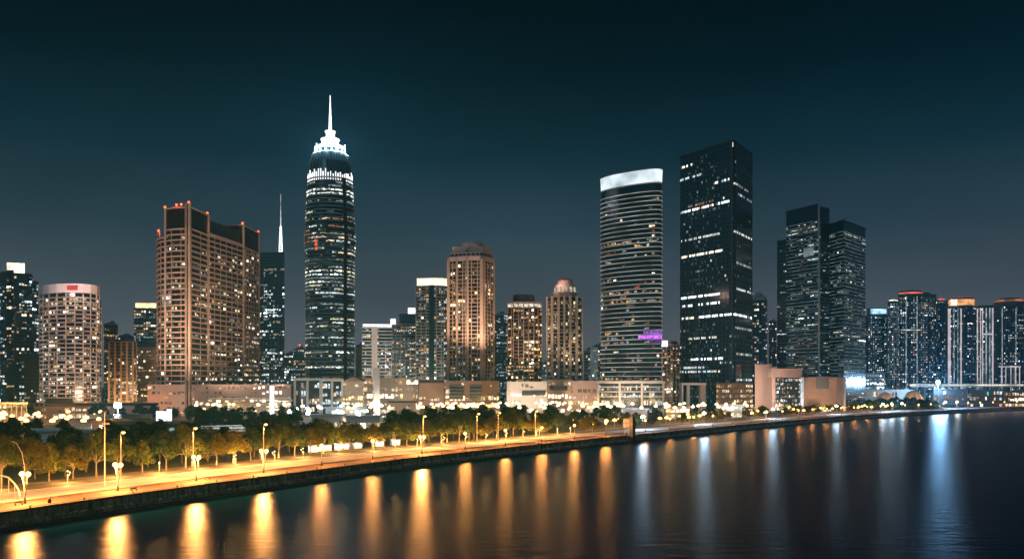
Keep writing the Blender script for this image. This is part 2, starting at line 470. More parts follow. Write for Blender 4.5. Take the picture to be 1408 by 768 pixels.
#---STRUCTURE---
# ------------------------------------------------------------------ towers: plans are (x, y) polygons on the land
def plan(*pts): return ccw([P2(px, d) for px, d in pts])
def ccw(p):
    a = sum(p[i][0]*p[(i+1) % len(p)][1] - p[(i+1) % len(p)][0]*p[i][1] for i in range(len(p)))
    return p if a > 0 else p[::-1]
def offset(p, e):
    n, out = len(p), []
    for i in range(n):
        a, q, c = p[i-1], p[i], p[(i+1) % n]
        l1, l2 = math.dist(a, q) or 1e-6, math.dist(q, c) or 1e-6
        n1 = ((q[1]-a[1])/l1, -(q[0]-a[0])/l1); n2 = ((c[1]-q[1])/l2, -(c[0]-q[0])/l2)
        mx, my = n1[0]+n2[0], n1[1]+n2[1]; L = math.hypot(mx, my) or 1e-6
        mx, my = mx/L, my/L; co = max(.45, mx*n1[0]+my*n1[1])
        out.append((q[0]+mx*e/co, q[1]+my*e/co))
    return out
def centre(p): return (sum(q[0] for q in p)/len(p), sum(q[1] for q in p)/len(p))
def scaled(p, s, c=None):
    c = c or centre(p); return [(c[0]+(x-c[0])*s, c[1]+(y-c[1])*s) for x, y in p]
def circle(c, r, n=40, ph=0.0): return [(c[0]+r*math.cos(ph+2*math.pi*i/n), c[1]+r*math.sin(ph+2*math.pi*i/n)) for i in range(n)]
def edges(p):
    """visible walls: (a, b, unit along, outward normal, length)"""
    for i in range(len(p)):
        a, q = p[i], p[(i+1) % len(p)]; L = math.dist(a, q)
        if L < .3: continue
        u = ((q[0]-a[0])/L, (q[1]-a[1])/L); n = (u[1], -u[0])
        mx, my = (a[0]+q[0])/2, (a[1]+q[1])/2; dd = math.hypot(mx, my)
        if (-mx*n[0]-my*n[1])/dd > -.2: yield i, a, q, u, n, L

def picker(seed, dens, pal, rowvar=.6, colvar=.35, full=0.0, fpal=None, run=.45, grad=0.0, bright=None):
    """which rooms are lit: floors and stacks differ, neighbours tend to agree, a few whole floors burn"""
    rg = random.Random(seed); rows, cols, st = {}, {}, {}
    ks, ws = [k for k, w in pal], [w for k, w in pal]
    fk, fw = ([k for k, w in fpal], [w for k, w in fpal]) if fpal else (ks, ws)
    def f(k, j, nb, side, nfl):
        if (side, k) not in rows:
            rows[side, k] = max(0, rg.gauss(1, rowvar)); st[side, k] = None
            rows['f', k] = rows.get(('f', k), rg.random() < full); rows['o', side, k] = (rg.random(), rg.uniform(.35, 1.0))
        if (side, j) not in cols: cols[side, j] = max(.1, rg.gauss(1, colvar))
        if rows['f', k]:
            o, w = rows['o', side, k]
            if (j/nb - o) % 1.0 < w and rg.random() < .88: return rg.choices(fk, fw)[0]
        pr = st[side, k]
        if pr and rg.random() < run: return pr
        p = dens*rows[side, k]*cols[side, j]*(1 + grad*(1 - 2*k/max(1, nfl-1)))
        r = rg.choices(ks, ws)[0] if rg.random() < p else None
        st[side, k] = r if rg.random() < .6 else None
        return r
    return f

STRENGTH = {k: v[1] for k, v in WIN.items()}
UNIT = {}
def unit_pane(key):
    if key not in UNIT:
        b = MB(); b.box(-.5, .5, -.07, .07, -.5, .5); UNIT[key] = b.mesh("window_pane_" + key, M[key])
    return UNIT[key]
RJ = random.Random(1234)
def rooms(acc, pl, z0, fh, nfl, bay, pick, wf=.82, hf=.62, sill=.2, out=.1, k0=0):
    for side, a, q, u, n, L in edges(pl):
        nb = max(1, round(L/bay)); w = L/nb
        for k in range(k0, nfl):
            for j in range(nb):
                key = pick(k, j, nb, side, nfl)
                if key:
                    t = (j+.5)*w
                    jw = RJ.choice((1, 1, 1, .78, .6)) if wf < .95 else 1; jh = RJ.choice((1, 1, .85, .6, .45))
                    t += (RJ.random()-.5)*w*wf*(1-jw); top = z0+k*fh+fh*(sill+hf)
                    acc.append((a[0]+u[0]*t+n[0]*out, a[1]+u[1]*t+n[1]*out, z0+k*fh+fh*sill+fh*hf*jh/2 if RJ.random() < .7 else top-fh*hf*jh/2, u, w*wf*jw, fh*hf*jh, key))
def link_windows(root, acc, cap=100):
    """the largest, brightest panes one by one; the rest of the facade's small lights as one part"""
    if not acc: return
    rg = random.Random(len(acc))
    acc = sorted(acc, key=lambda w: -w[4]*w[5]*(STRENGTH[w[6]]+.02)*math.hypot(w[0], w[1])**-2*rg.uniform(.8, 1.2))
    org = root.location
    for x, y, z, u, w, h, key in acc[:cap]:
        o = bpy.data.objects.new("window", unit_pane(key)); COL.objects.link(o); o.parent = root
        o.location = (x-org[0], y-org[1], z-org[2]); o.rotation_euler = (0, 0, math.atan2(u[1], u[0])); o.scale = (w, 1, h)
    rest = acc[cap:]
    if rest:
        b = MB(); keys = []
        for x, y, z, u, w, h, key in rest:
            if key not in keys: keys.append(key)
            b.obox((x, y), u, w/2, .07, z-h/2, z+h/2, keys.index(key))
        tag(b.build("window_grid", [M[k] for k in keys], root), kind='stuff')

def block(root, name, pl, z0, z1, m): 
    b = MB(); b.prism(pl, z0, z1); return b.build(name, m, root)
def slabs(root, pl, z0, fh, n, off, th, m, name="floor_edging", k0=0, drop=0.0, every=1, plf=None):
    b = MB()
    for k in range(k0, n+1, every):
        p = offset(plf(k) if plf else pl, off); b.prism(p, z0+k*fh-th/2-drop, z0+k*fh+th/2-drop)
    return b.build(name, m, root)
def fins(root, pl, z0, z1, bay, every, off, w, m, name="mullion_grid", ends=True):
    b = MB()
    for side, a, q, u, n, L in edges(pl):
        nb = max(1, round(L/bay))
        for j in range(0, nb+1, every):
            if not ends and j in (0, nb): continue
            t = L*j/nb; b.obox((a[0]+u[0]*t+n[0]*off/2, a[1]+u[1]*t+n[1]*off/2), u, w/2, off/2, z0, z1)
    return b.build(name, m, root)
def beacons(root, pts, r=.9):
    for p in pts:
        b = MB(); b.tube((p[0], p[1], p[2]-2.2), p, .12, .12, 5, 0); b.ball(p, r, 1, 8, 5)
        b.build("warning_light", [M['iron'], M['beacon']], root)
def tower(name, label, pl, cat="skyscraper"):
    c = centre(pl); return thing(name, label, cat, (c[0], c[1], LAND))
def led(name, col, s, vary=.7, scale=.05):
    if name not in M: M[name] = emit(name, col, s, vary, scale)
    return M[name]
LED_N = led('edge_light_white', (.95, .92, .86), .55, .7)
LED_B = led('edge_light_pink', (1.0, .72, .60), .33, .9)
LED_R = led('edge_light_green', (.78, .95, .92), .24, .95, .09)
LED_S = led('edge_light_pale', (.80, .95, .92), .085, 1.0)
LED_P = led('strip_pinkwhite', (1.0, .88, .92), .62, .3)
LED_C = led('strip_coolwhite', (.82, .95, 1.0), .40, .8, .12)

WARM = [('ww3', .5), ('ww2', 2), ('ww1', 3), ('ww0', 3), ('am2', 1), ('am1', 1), ('am0', 1)]
AMB = [('am3', .6), ('am2', 2.5), ('am1', 3), ('am0', 2), ('ww2', 1.4), ('ww1', 1.5), ('ww3', .5)]
COOL = [('cw3', .5), ('cw2', 2), ('cw1', 3), ('cw0', 3), ('ww2', .5), ('ww1', .6)]
STW = [('cw3', .3), ('yg2', 1.1), ('yg1', 1.8), ('cw1', 4), ('cw2', 1.6), ('cw0', 5), ('ww2', .5), ('am1', .2)]  # dimmest cool panes added widely as a teal fill over dark glass
FULLW = [('cw3', 2), ('ww3', 2), ('yg3', 1), ('cw2', 2), ('ww2', 1)]
RIGHTW = [('cw3', .6), ('cw2', 2.5), ('cw1', 3), ('cw0', 2), ('ww2', 1), ('am1', .6), ('pk2', .08), ('bl2', .15), ('gn2', .15)]

# --- A: office tower at the left edge, lit sign box on the roof
plA = plan((-30, 1165), (9, 1150), (19, 1148), (44, 1160), (46, 1210), (-30, 1230))
t = tower("office_tower", "dark glass office tower at the left edge with a glowing white box on its roof", plA)
zA = WZ(375, 1150); acc = []
block(t, "curtain_wall", plA, LAND, zA, M['glass_blue'])
plA2 = plan((44, 1165), (53, 1172), (53, 1215), (44, 1215)); zA2 = WZ(386, 1168)
block(t, "side_wing", plA2, LAND, zA2, M['glass_blue'])
cA = plan((9, 1146), (19, 1144), (19, 1156), (9, 1156)); block(t, "lift_core", cA, LAND, zA + 3, M['black'])
slabs(t, plA, LAND, 4.5, int((zA-LAND)/4.5), .25, .5, M['bandd'])
fins(t, plA, LAND, zA, 3.2, 2, .3, .22, M['bandd'])
rooms(acc, plA, LAND, 4.5, int((zA-LAND)/4.5), 3.2, picker(1, .34, COOL + [('ww3', .6), ('ww2', 1.5)], rowvar=.7, full=.10, fpal=FULLW, grad=.4))
rooms(acc, plA2, LAND, 4.5, int((zA2-LAND)/4.5), 3.2, picker(2, .42, COOL, rowvar=.5), k0=16)
rooms(acc, cA, LAND, 4.5, int((zA-LAND)/4.5), 3.4, picker(3, .22, WARM))
link_windows(t, acc)
pS = plan((9.5, 1148), (34, 1156), (34, 1163), (9.5, 1156)); block(t, "roof_sign", pS, zA, WZ(361, 1150), M['led_warm'])
block(t, "plant_room", plan((2, 1165), (40, 1168), (38, 1200), (0, 1200)), zA, zA + 4, M['black'])
plA3 = plan((33, 1090), (54, 1100), (54, 1140), (33, 1140))
tA = tower("dark_annex", "low dark windowless block between the left edge tower and the round banded tower", plA3, "building")
zA3 = WZ(486, 1095); block(tA, "wall", plA3, LAND, zA3, M['black']); acc = []
slabs(tA, plA3, LAND, 4.5, int((zA3-LAND)/4.5), .2, .4, M['bandd'])
rooms(acc, plA3, LAND, 4.5, 8, 3.2, picker(4, .4, WARM, grad=.9)); link_windows(tA, acc, 30)

# --- B: round tower with a pale pink drum
pB = plan((55.5, 962), (60, 951), (68, 942), (79, 936), (91, 933), (103, 933), (114, 936), (124, 942), (132, 951), (136, 962), (134, 1000), (100, 1015), (60, 1000))
t = tower("round_tower", "round tower wrapped in pinkish balcony bands under a broad pale pink top drum", pB)
zB0, zB1, zB2 = WZ(545, 935), WZ(403, 935), WZ(390, 935); nB = 26; fB = (zB1-LAND)/(nB+3)
block(t, "tower_shaft", pB, LAND, zB1, M['glass_brown'])
pB2 = plan((133, 958), (139, 966), (139, 1000), (130, 1000)); block(t, "rear_wing", pB2, LAND, WZ(411, 965), M['glass_brown'])
slabs(t, pB, LAND, fB, nB+2, 1.3, 1.25, M['bandp'], "balcony")
slabs(t, pB, LAND, fB, nB+2, 1.34, .62, LED_B, "balcony_light", drop=.1)
slabs(t, pB2, LAND, fB, nB, .8, 1.0, M['bandp'], "wing_balcony")
fins(t, pB, LAND, zB1, 3.6, 9, 1.1, .7, M['bandp'], "party_wall")
acc = []; rooms(acc, pB, LAND, fB, nB+2, 3.6, picker(5, .42, [('ww3', 1), ('ww2', 3), ('ww1', 3), ('am1', 1.2), ('am2', .8), ('rd1', .25)], full=.12, grad=.35), out=.2, hf=.5, sill=.28)
rooms(acc, pB2, LAND, fB, nB, 3.0, picker(6, .3, WARM)); link_windows(t, acc)
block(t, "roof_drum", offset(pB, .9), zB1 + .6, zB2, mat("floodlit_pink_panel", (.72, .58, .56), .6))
block(t, "roof_sign", plan((92, 931), (107, 931), (107, 935), (92, 935)), zB1 + 3, zB2 - 2.2, led('sign_red', (1, .12, .10), .8, .4))
ddx = WX(96, 900)
light("floodlight", (WX(70, 915), 905, zB1 + 2), 26000, (1, .80, .76), 1.5, t); light("floodlight", (WX(122, 918), 915, zB1 + 2), 26000, (1, .80, .76), 1.5, t)

# --- C group: background blocks between round tower and brown slab
def plain_tower(name, label, pl, ztop, fh, bay, body, slabm, seed, dens, pal, cap=24, cat="tower block", slab=(.4, .6), fin=None, roof=None, **kw):
    t = tower(name, label, pl, cat); n = int((ztop-LAND)/fh)
    block(t, "tower_shaft", pl, LAND, ztop, body)
    if slabm: slabs(t, pl, LAND, fh, n, slab[0], slab[1], slabm)
    if fin: fins(t, pl, LAND, ztop, bay, fin[0], fin[1], fin[2], fin[3])
    acc = []; rooms(acc, pl, LAND, fh, n, bay, picker(seed, dens, pal, **kw)); link_windows(t, acc, cap)
    b = MB(); c = centre(pl)
    q = scaled(pl, .62); b.prism(q, ztop, ztop + 3.2)
    q = scaled(pl, .30, (c[0]+3, c[1])); b.prism(q, ztop + 3.2, ztop + 6)
    b.build("plant_room", roof or M['dgrey'], t)
    b = MB(); b.prism(offset(pl, .25), ztop - .2, ztop + 1.3); b.build("parapet", slabm or M['dgrey'], t)
    return t
pl = plan((143, 1185), (162, 1190), (161, 1215), (144, 1215))
plain_tower("slim_tower", "slim dark tower just beside the round banded tower, sparse amber lights", pl, WZ(446, 1185), 4.2, 3.2, M['glass_brown'], M['brown'], 7, .35, AMB)
pl = plan((150, 1052), (187, 1060), (187, 1085), (150, 1082))
t = plain_tower("ribbed_block", "orange lit apartment block with tall vertical ribs and a glowing foot", pl, WZ(470, 1055), 4.0, 3.4, M['glass_brown'], M['brown'], 8, .38, AMB, fin=(2, 1.2, 2.2, M['tan']), grad=.5, slab=(.3, .7))
for px in (153, 165, 178, 188): light("floodlight", (WX(px, 1030), 1030, LAND + 9), 26000, (1, .50, .15), 1.5, t)
pl = plan((184, 1300), (217, 1305), (217, 1340), (184, 1340)); zc = WZ(424, 1300)
t = plain_tower("gold_crowned_tower", "grey tower with a golden lit crown rising behind the ribbed block", pl, zc, 4.2, 3.4, M['glass_dark'], M['grey'], 9, .42, WARM + [('cw1', 2)])
block(t, "lit_crown", scaled(pl, .86), zc + 1.4, WZ(416, 1300), M['led_gold'])
pl = plan((190, 1118), (218, 1125), (218, 1150), (190, 1150))
plain_tower("pink_block", "pinkish apartment block tucked behind the brown slab tower's near wing", pl, WZ(478, 1120), 4.0, 3.2, M['pink'], M['brown'], 10, .35, AMB, fin=(2, .5, .8, M['pink']))

# --- D: brown concrete slab tower with a curved corner and red beacons
tp = [(-331, 900), (-327.5, 938), (-345, 946), (-362, 940), (-360, 908), (-352, 902.5), (-341, 899.5)]
pF = ccw(tp)
pW = ccw([(-358, 907.5), (-367, 913), (-374, 922), (-379.5, 933), (-383, 946), (-360, 958)])
pMid = ccw([(-326.5, 938), (-313.5, 1015), (-345, 1025), (-358, 946)])
pRr = ccw([(-313, 1015), (-310.5, 1069), (-345, 1076), (-345, 1018)])
t = tower("brown_slab_tower", "long brown concrete slab tower with a curved corner and red lights round its roof", pF + pRr)
zF, zFg, zW, zM, zMt, zR, zRg = WZ(285, 900), WZ(309, 905), WZ(329, 922), 199.0, 214.0, 222.0, WZ(338, 1020)
fD = 5.6
def dn(z): return int((z-LAND-32)/fD)
zb = LAND + 30
acc = []
BR = [('ww3', 1.1), ('ww2', 2), ('ww1', 2), ('ww0', 3), ('am2', .7), ('am1', 1), ('yg2', .6), ('cw1', .7)]
for nm, p, zt, zg, sd, dens in (("front_block", pF, zF, zFg, 11, .34), ("curved_wing", pW, zW, zW, 12, .2), ("middle_block", pMid, zM, zM, 13, .40), ("rear_block", pRr, zR, zRg, 14, .38)):
    block(t, nm, p, LAND, zt, M['glass_brown'])
    n = int((zg-zb)/fD)
    slabs(t, p, zb, fD, n, .85, 1.5, M['tan'], "balcony_edge")
    fins(t, p, zb, zb+n*fD, 4.4 if nm != "middle_block" else 6.4, {'front_block': 5, 'curved_wing': 9}.get(nm, 2), .8, .7, M['brown'], "cross_wall")
    rooms(acc, p, zb, fD, n, 4.4 if nm != "middle_block" else 6.4, picker(sd, dens, BR, rowvar=.5, colvar=.5, full=.02, grad=.6), out=.15, hf=.5, sill=.2, wf=.7)
    b = MB(); b.prism(offset(p, 1.0), zt - 1.0, zt + .6); b.build("roof_edge", M['tan'], t)
link_windows(t, acc)
b = MB(); b.prism(scaled(pMid, .93), zM + .6, zMt); b.build("plant_storey", M['black'], t)
def pier(c, w, z1, m=M['tan'], z0=LAND): b = MB(); b.prism([(c[0]-w, c[1]-w), (c[0]+w, c[1]-w), (c[0]+w, c[1]+w), (c[0]-w, c[1]+w)], z0, z1); return b.build("pier", m, t)
pier((-331.2, 896.6), 1.25, zF + 3.5); pier((-334.6, 896.2), 1.1, zF + 3.5, M['brown'])
pier((-326.6, 939), 1.1, zF); pier((-312.6, 1016), 1.2, zR); pier((-310.2, 1069.5), 1.2, zR); pier((-360.2, 907.0), .9, zF)
fins(t, pF, zFg, zF - 1, 3.6, 1, .35, .3, M['black'], "crown_mullion"); fins(t, pRr, zRg, zR - 1, 4, 1, .35, .3, M['black'], "crown_mullion")
beacons(t, [(-361, 908, zF+1.8), (-346, 900, zF+2.5), (-333, 899, zF+5), (-327.5, 938, zF+1.6), (-313, 1014, zR+1.8), (-310.5, 1068, zR+1.6), (-373, 921, zW+9), (-341, 899.6, zF+3)], 1.25)
for p_ in ((-346, 898, zF+4), (-328, 930, zF+3), (-312, 1040, zR+3), (-372, 918, zW+8)): light('beacon_glow', p_, 5000, (1, .10, .03), .6, t)
b = MB(); b.tube((-373, 924, zW), (-373, 924, zW + 12), .7, .7, 8); b.tube((-376, 925, zW+5), (-373, 924, zW+12), .4, .4); b.build("roof_davit", M['alu'], t)

# --- E: teal glass tower with a lit mast
pE = plan((352, 1250), (391, 1240), (391, 1285), (352, 1290))
t = tower("mast_tower", "teal glass tower with a tall lit lattice mast, behind the brown slab tower", pE)
zE = WZ(351, 1245); n = int((zE-LAND)/4.4)
b = MB(); b.prism(pE, LAND, zE); q = plan((352, 1250), (391, 1240), (391, 1285), (352, 1290))
b.build("curtain_wall", M['glass_teal'], t)
slabs(t, pE, LAND, 4.4, n, .2, .5, M['bandd']); fins(t, pE, LAND, zE, 3, 2, .25, .2, M['bandd'])
acc = []; rooms(acc, pE, LAND, 4.4, n-3, 3.0, picker(15, .30, COOL + [('ww1', 1.5)], full=.16, fpal=[('cw3', 1), ('cw2', 2), ('cw1', 1)], grad=.35)); link_windows(t, acc, 70)
block(t, "sloped_parapet", plan((356, 1247), (391, 1240), (391, 1243), (356, 1250)), zE, WZ(346, 1240), M['glass_teal'])
mx, my = WX(386, 1255), 1255.0; zm = [WZ(y, my) for y in (347, 330, 312, 298, 267)]
b = MB()
for i in range(4):
    a = i*math.pi/2 + .78
    b.path([(mx+2.6*math.cos(a), my+2.6*math.sin(a), zm[0]), (mx+2.0*math.cos(a), my+2.0*math.sin(a), zm[1]), (mx+1.1*math.cos(a), my+1.1*math.sin(a), zm[2])], [.55, .5, .4], 5)
for k in range(9):
    z = zm[0] + (zm[2]-zm[0])*k/8; r = 2.5 - 1.4*k/8
    for i in range(4):
        a, c = i*math.pi/2 + .78, (i+1)*math.pi/2 + .78
        b.tube((mx+r*math.cos(a), my+r*math.sin(a), z), (mx+r*math.cos(c), my+r*math.sin(c), z + (2.4 if k < 8 else 0)), .3, .3, 4)
b.build("lattice_mast", M['led_w'], t)
b = MB(); b.path([(mx, my, zm[2]), (mx, my, zm[3]), (mx, my, zm[4])], [1.0, .6, .22], 6); b.build("antenna", M['led_w2'], t)
b = MB(); b.ball((mx, my, zm[2]), 1.4); b.ball((mx, my, zm[1]+4), 1.3); b.build("mast_lamp", M['led_w'], t)

# low blue blocks behind, between the mast tower and the supertall
pl = plan((391, 1420), (406, 1425), (406, 1450), (391, 1450))
plain_tower("low_blue_block", "small bluish block between mast tower and supertall, lower half lit", pl, WZ(487, 1420), 4.2, 3.2, M['glass_teal'], M['bandd'], 16, .4, COOL, cap=10)
pl = plan((404, 1400), (421, 1405), (421, 1430), (404, 1430))
t = plain_tower("red_beacon_block", "small dark block with a red roof beacon beside the supertall's foot", pl, WZ(480, 1400), 4.2, 3.2, M['glass_blue'], M['bandd'], 17, .4, COOL + WARM, cap=10)
beacons(t, [(WX(412, 1402), 1402, WZ(474, 1402))], 1.1)

# --- F: the supertall with a lit tiered crown and spire
cF = (WX(454, 1000), 1000.0); ZT = WZ(241, 972)
def rF(z):
    """slight swelling below the crown"""
    u = (z-LAND)/(ZT-LAND)
    return 27.6 + 1.5*math.exp(-((u-.74)/.055)**2) - 2.9*max(0, (u-.80)/.20)**1.6
t = thing("supertall_tower", "tallest round tower, dark teal bands, glowing white tiered crown and needle spire", "skyscraper", (cF[0], cF[1], LAND))
NS = 40
nF = 64; fF = (ZT-LAND)/nF
def pFk(k): return circle(cF, rF(LAND+k*fF), NS, .05)
b = MB()
for k in range(nF): b.prism(pFk(k), LAND+k*fF, LAND+(k+1)*fF, 0, pFk(k+1))
b.build("curtain_wall", M['glass_dark'], t)
slabs(t, None, LAND, fF, nF, .55, .7, M['bandd'], "floor_edging", k0=8, plf=pFk)
slabs(t, None, LAND, fF, nF, .60, .32, LED_S, "edge_light", k0=8, plf=pFk)
b = MB()                                   # the dark vertical slot on its right flank
for a in (-.78, -.70):
    for k in range(8, nF):
        r = rF(LAND+k*fF); b.obox((cF[0]+(r+.5)*math.cos(a), cF[1]+(r+.5)*math.sin(a)), (-math.sin(a), math.cos(a)), .9, .9, LAND+k*fF, LAND+(k+1)*fF)
b.build("service_slot", M['black'], t)
acc = []
pk = picker(18, .40, STW, rowvar=.75, colvar=.3, full=.13, fpal=[('yg3', 1.2), ('yg2', 2), ('cw2', 2.4), ('ww2', .6), ('cw3', 1)], run=.8, grad=.25)
for k in range(8, nF-1):
    one = []; rooms(one, pFk(k), LAND+k*fF, fF, 1, 2.3, (lambda kk: (lambda k_, j, nb, side, nfl: pk(kk, side*2+j, 80, 0, nF)))(k), hf=.42, sill=.28, out=.2, wf=.98)
    acc += one
for k in (44, 45, 46):
    a = -1.93; r = rF(LAND+k*fF) + .3; acc.append((cF[0]+r*math.cos(a), cF[1]+r*math.sin(a), LAND+(k+.5)*fF, (-math.sin(a), math.cos(a)), 3.2, fF*.8, 'rd2'))
link_windows(t, acc)
def zz(y): return WZ(y, 1000)
rt = rF(ZT)
# crown: ring of lit fins over a dark tier, then white stepped drums
b = MB(); b.lathe(cF, [(rt+.9, ZT-2), (rt+.9, ZT), (rt-.6, ZT)], NS); b.build("crown_ring", M['white'], t)
b = MB()
rg = random.Random(3)
for i in range(56):
    a = 2*math.pi*i/56; r = rt + .2; h = rg.choice([5, 7, 9, 14])
    b.obox((cF[0]+r*math.cos(a), cF[1]+r*math.sin(a)), (-math.sin(a), math.cos(a)), .42, .35, ZT-3.5, ZT+h*.62)
b.build("crown_fin", M['led_w'], t)
b = MB(); b.lathe(cF, [(rt-.4, ZT), (rt-1.6, zz(226)), (20.0, zz(214)), (19.5, zz(213))], NS); b.build("dark_tier", M['glass_teal'], t)
b = MB()
for i in range(40):
    a = 2*math.pi*i/40
    for (r0, z0_, r1, z1_) in ((rt-.2, ZT+1, rt-1.3, zz(226)), (rt-1.3, zz(226), 20.2, zz(214))):
        b.tube((cF[0]+r0*math.cos(a), cF[1]+r0*math.sin(a), z0_), (cF[0]+r1*math.cos(a), cF[1]+r1*math.sin(a), z1_), .16, .16, 4)
b.build("tier_rib", M['bandd'], t)
b = MB(); b.lathe(cF, [(19.6, zz(216)), (19.6, zz(213.5)), (16.0, zz(213.5)), (16.0, zz(206)), (16.8, zz(206)), (16.8, zz(203.5)), (13.0, zz(203.5)), (12.0, zz(200)), (9.6, zz(198)), (9.6, zz(194)), (10.4, zz(194)), (10.4, zz(192.5)), (6.2, zz(190)), (5.2, zz(187)), (5.2, zz(183)), (5.9, zz(183)), (5.9, zz(181.5)), (2.4, zz(180))], 32)
b.build("white_crown", M['white'], t)
b = MB()
for i in range(16):
    a = 2*math.pi*i/16 + .1
    b.obox((cF[0]+16.2*math.cos(a), cF[1]+16.2*math.sin(a)), (-math.sin(a), math.cos(a)), 1.9, .25, zz(212), zz(207))
b.build("crown_arch", M['glass_dark'], t)
b = MB()
for i in range(16):
    a = 2*math.pi*i/16 + .1 + math.pi/16
    b.obox((cF[0]+17.0*math.cos(a), cF[1]+17.0*math.sin(a)), (-math.sin(a), math.cos(a)), .6, .7, zz(216), zz(200 if i % 2 else 203))
b.build("crown_pinnacle", M['white'], t)
b = MB()
for z, r in ((213.8, 19.8), (203.6, 17.1), (192.6, 10.7), (181.6, 6.2)): b.lathe(cF, [(r, zz(z)), (r, zz(z) + .7), (r-.8, zz(z)+.7)], 32)
b.build("crown_light", M['led_w'], t)
b = MB(); b.path([(*cF, zz(182)), (*cF, zz(160)), (*cF, zz(131))], [1.9, 1.3, .35], 8); b.build("spire", M['led_w'], t)
for i in range(12):
    a = 2*math.pi*i/12
    light("crown_floodlight", (cF[0]+21.2*math.cos(a), cF[1]+21.2*math.sin(a), zz(210.5)), 12000, (.86, .95, 1), .8, t)
    if i % 2: light("crown_floodlight", (cF[0]+15.5*math.cos(a), cF[1]+15.5*math.sin(a), zz(199)), 8000, (.86, .95, 1), .8, t)
    if i % 3 == 0: light("crown_floodlight", (cF[0]+9.5*math.cos(a), cF[1]+9.5*math.sin(a), zz(189)), 8000, (.86, .95, 1), .6, t)

# --- G, H: cooler blocks to its right
pl = plan((489, 1420), (500, 1422), (500, 1450), (489, 1450))
plain_tower("pale_slab", "narrow pale windowless slab right beside the supertall", pl, WZ(476, 1420), 5, 4, M['cream'], None, 19, .02, WARM, cap=4)
pl = plan((498, 1345), (521, 1350), (540, 1352), (540, 1380), (498, 1380)); zG = WZ(450, 1350)
t = plain_tower("white_grid_block", "white gridded office block with a bright strip along its roof", pl, zG, 5.2, 3.2, M['glass_blue'], M['white'], 20, .48, COOL + [('ww2', 1)], cap=60, slab=(.6, 1.5), fin=None)
block(t, "stair_core", plan((511, 1343), (519, 1344), (519, 1352), (511, 1352)), LAND, zG, M['white'])
block(t, "roof_sign", plan((499, 1347), (539, 1351), (539, 1353), (499, 1349)), zG + 1.4, WZ(445.5, 1350), M['led_w'])
pl = plan((539, 1300), (572, 1306), (572, 1340), (539, 1340)); zG2 = WZ(446, 1300)
t = plain_tower("stepped_blue_block", "blue glass block with two glowing white boxes on its stepped roof", pl, zG2, 4.6, 3.1, M['glass_blue'], M['grey'], 21, .5, COOL + WARM, cap=60, fin=(2, .4, .4, M['grey']))
block(t, "upper_storeys", plan((549, 1312), (573, 1312), (573, 1335), (549, 1335)), zG2, WZ(431, 1312), M['glass_teal'])
block(t, "lit_box", plan((537, 1299), (544, 1299), (544, 1306), (537, 1306)), zG2 + .6, WZ(438, 1300), M['led_w'])
block(t, "lit_box", plan((561, 1311), (571, 1311), (571, 1318), (561, 1318)), WZ(431, 1312), WZ(423, 1312), M['led_w'])
pH = plan((572, 1185), (600, 1180), (610, 1183), (617, 1192), (617, 1220), (572, 1220)); zH = WZ(392, 1180)
t = tower("lit_crown_tower", "grey residential tower with a glowing cream crown beside the tall brown tower", pH, "tower block")
n = int((zH-LAND)/4.3); block(t, "tower_shaft", pH, LAND, zH, M['glass_blue'])
slabs(t, pH, LAND, 4.3, n, .7, 1.1, M['grey']); fins(t, pH, LAND, zH, 3.4, 2, .6, .8, M['grey'], "pier_grid")
acc = []; rooms(acc, pH, LAND, 4.3, n, 3.4, picker(22, .42, COOL + [('ww2', 1.5), ('am2', 1), ('am1', 1)], rowvar=.4)); link_windows(t, acc, 90)
block(t, "lit_crown", offset(scaled(pH, .95), 0), zH + .6, WZ(382, 1180), M['led_warm'])
b = MB(); b.prism(offset(scaled(pH, .95), .6), WZ(382, 1180), WZ(380.5, 1180)); b.build("crown_cap", M['cream'], t)
pl = plan((585, 1182), (600, 1178), (600, 1190), (585, 1190)); block(t, "balcony_stack", plan((590, 1177), (597, 1177), (597, 1184), (590, 1184)), LAND, zH, M['glass_dark'])

# --- I: tall brown residential tower with a stepped roof
pI = plan((616, 1012), (640, 1003), (661, 1000), (666, 1003), (679.5, 1024), (679, 1050), (618, 1050))
t = tower("stepped_brown_tower", "tall brown residential tower with a stepped rounded roof and amber windows", pI)
zI = WZ(357, 1003); fI = 4.5; n = int((zI-LAND)/fI)
block(t, "tower_shaft", pI, LAND, zI, M['glass_brown'])
slabs(t, pI, LAND, fI, n, .5, .9, M['tan']); fins(t, pI, LAND, zI, 3.4, 2, .9, .9, M['tan'], "pier_grid")
b = MB()
for px, d, w in ((616.5, 1010.5, 1.6), (628, 1006, .9), (643, 1001.5, 1.3), (662, 998.6, 1.9), (666, 1001.5, 1.2), (679, 1022, 1.2)):
    c = P2(px, d); b.prism([(c[0]-w, c[1]-w), (c[0]+w, c[1]-w), (c[0]+w, c[1]+w), (c[0]-w, c[1]+w)], LAND, zI + 1)
b.build("corner_pier", M['tan'], t)
acc = []; rooms(acc, pI, LAND, fI, n, 3.4, picker(23, .34, AMB + [('cw1', 1.5), ('cw0', 2)], rowvar=.5, colvar=.5, full=.04, fpal=[('am3', 1), ('am2', 2), ('ww2', 1)]), out=.15); link_windows(t, acc)
b = MB(); b.prism(offset(pI, .9), zI - 1, zI + 4); b.prism(scaled(pI, .9), zI + 4, WZ(346, 1003)); b.build("crown_tier", M['pink'], t)
acc2 = MB(); 
for side, a, q, u, nn, L in edges(scaled(pI, .9)):
    k = max(1, round(L/5))
    for j in range(k):
        tt = L*(j+.5)/k; acc2.obox((a[0]+u[0]*tt+nn[0]*.1, a[1]+u[1]*tt+nn[1]*.1), u, 1.7, .1, zI + 5.5, WZ(346, 1003) - 1.5)
acc2.build("crown_opening", M['glass_brown'], t)
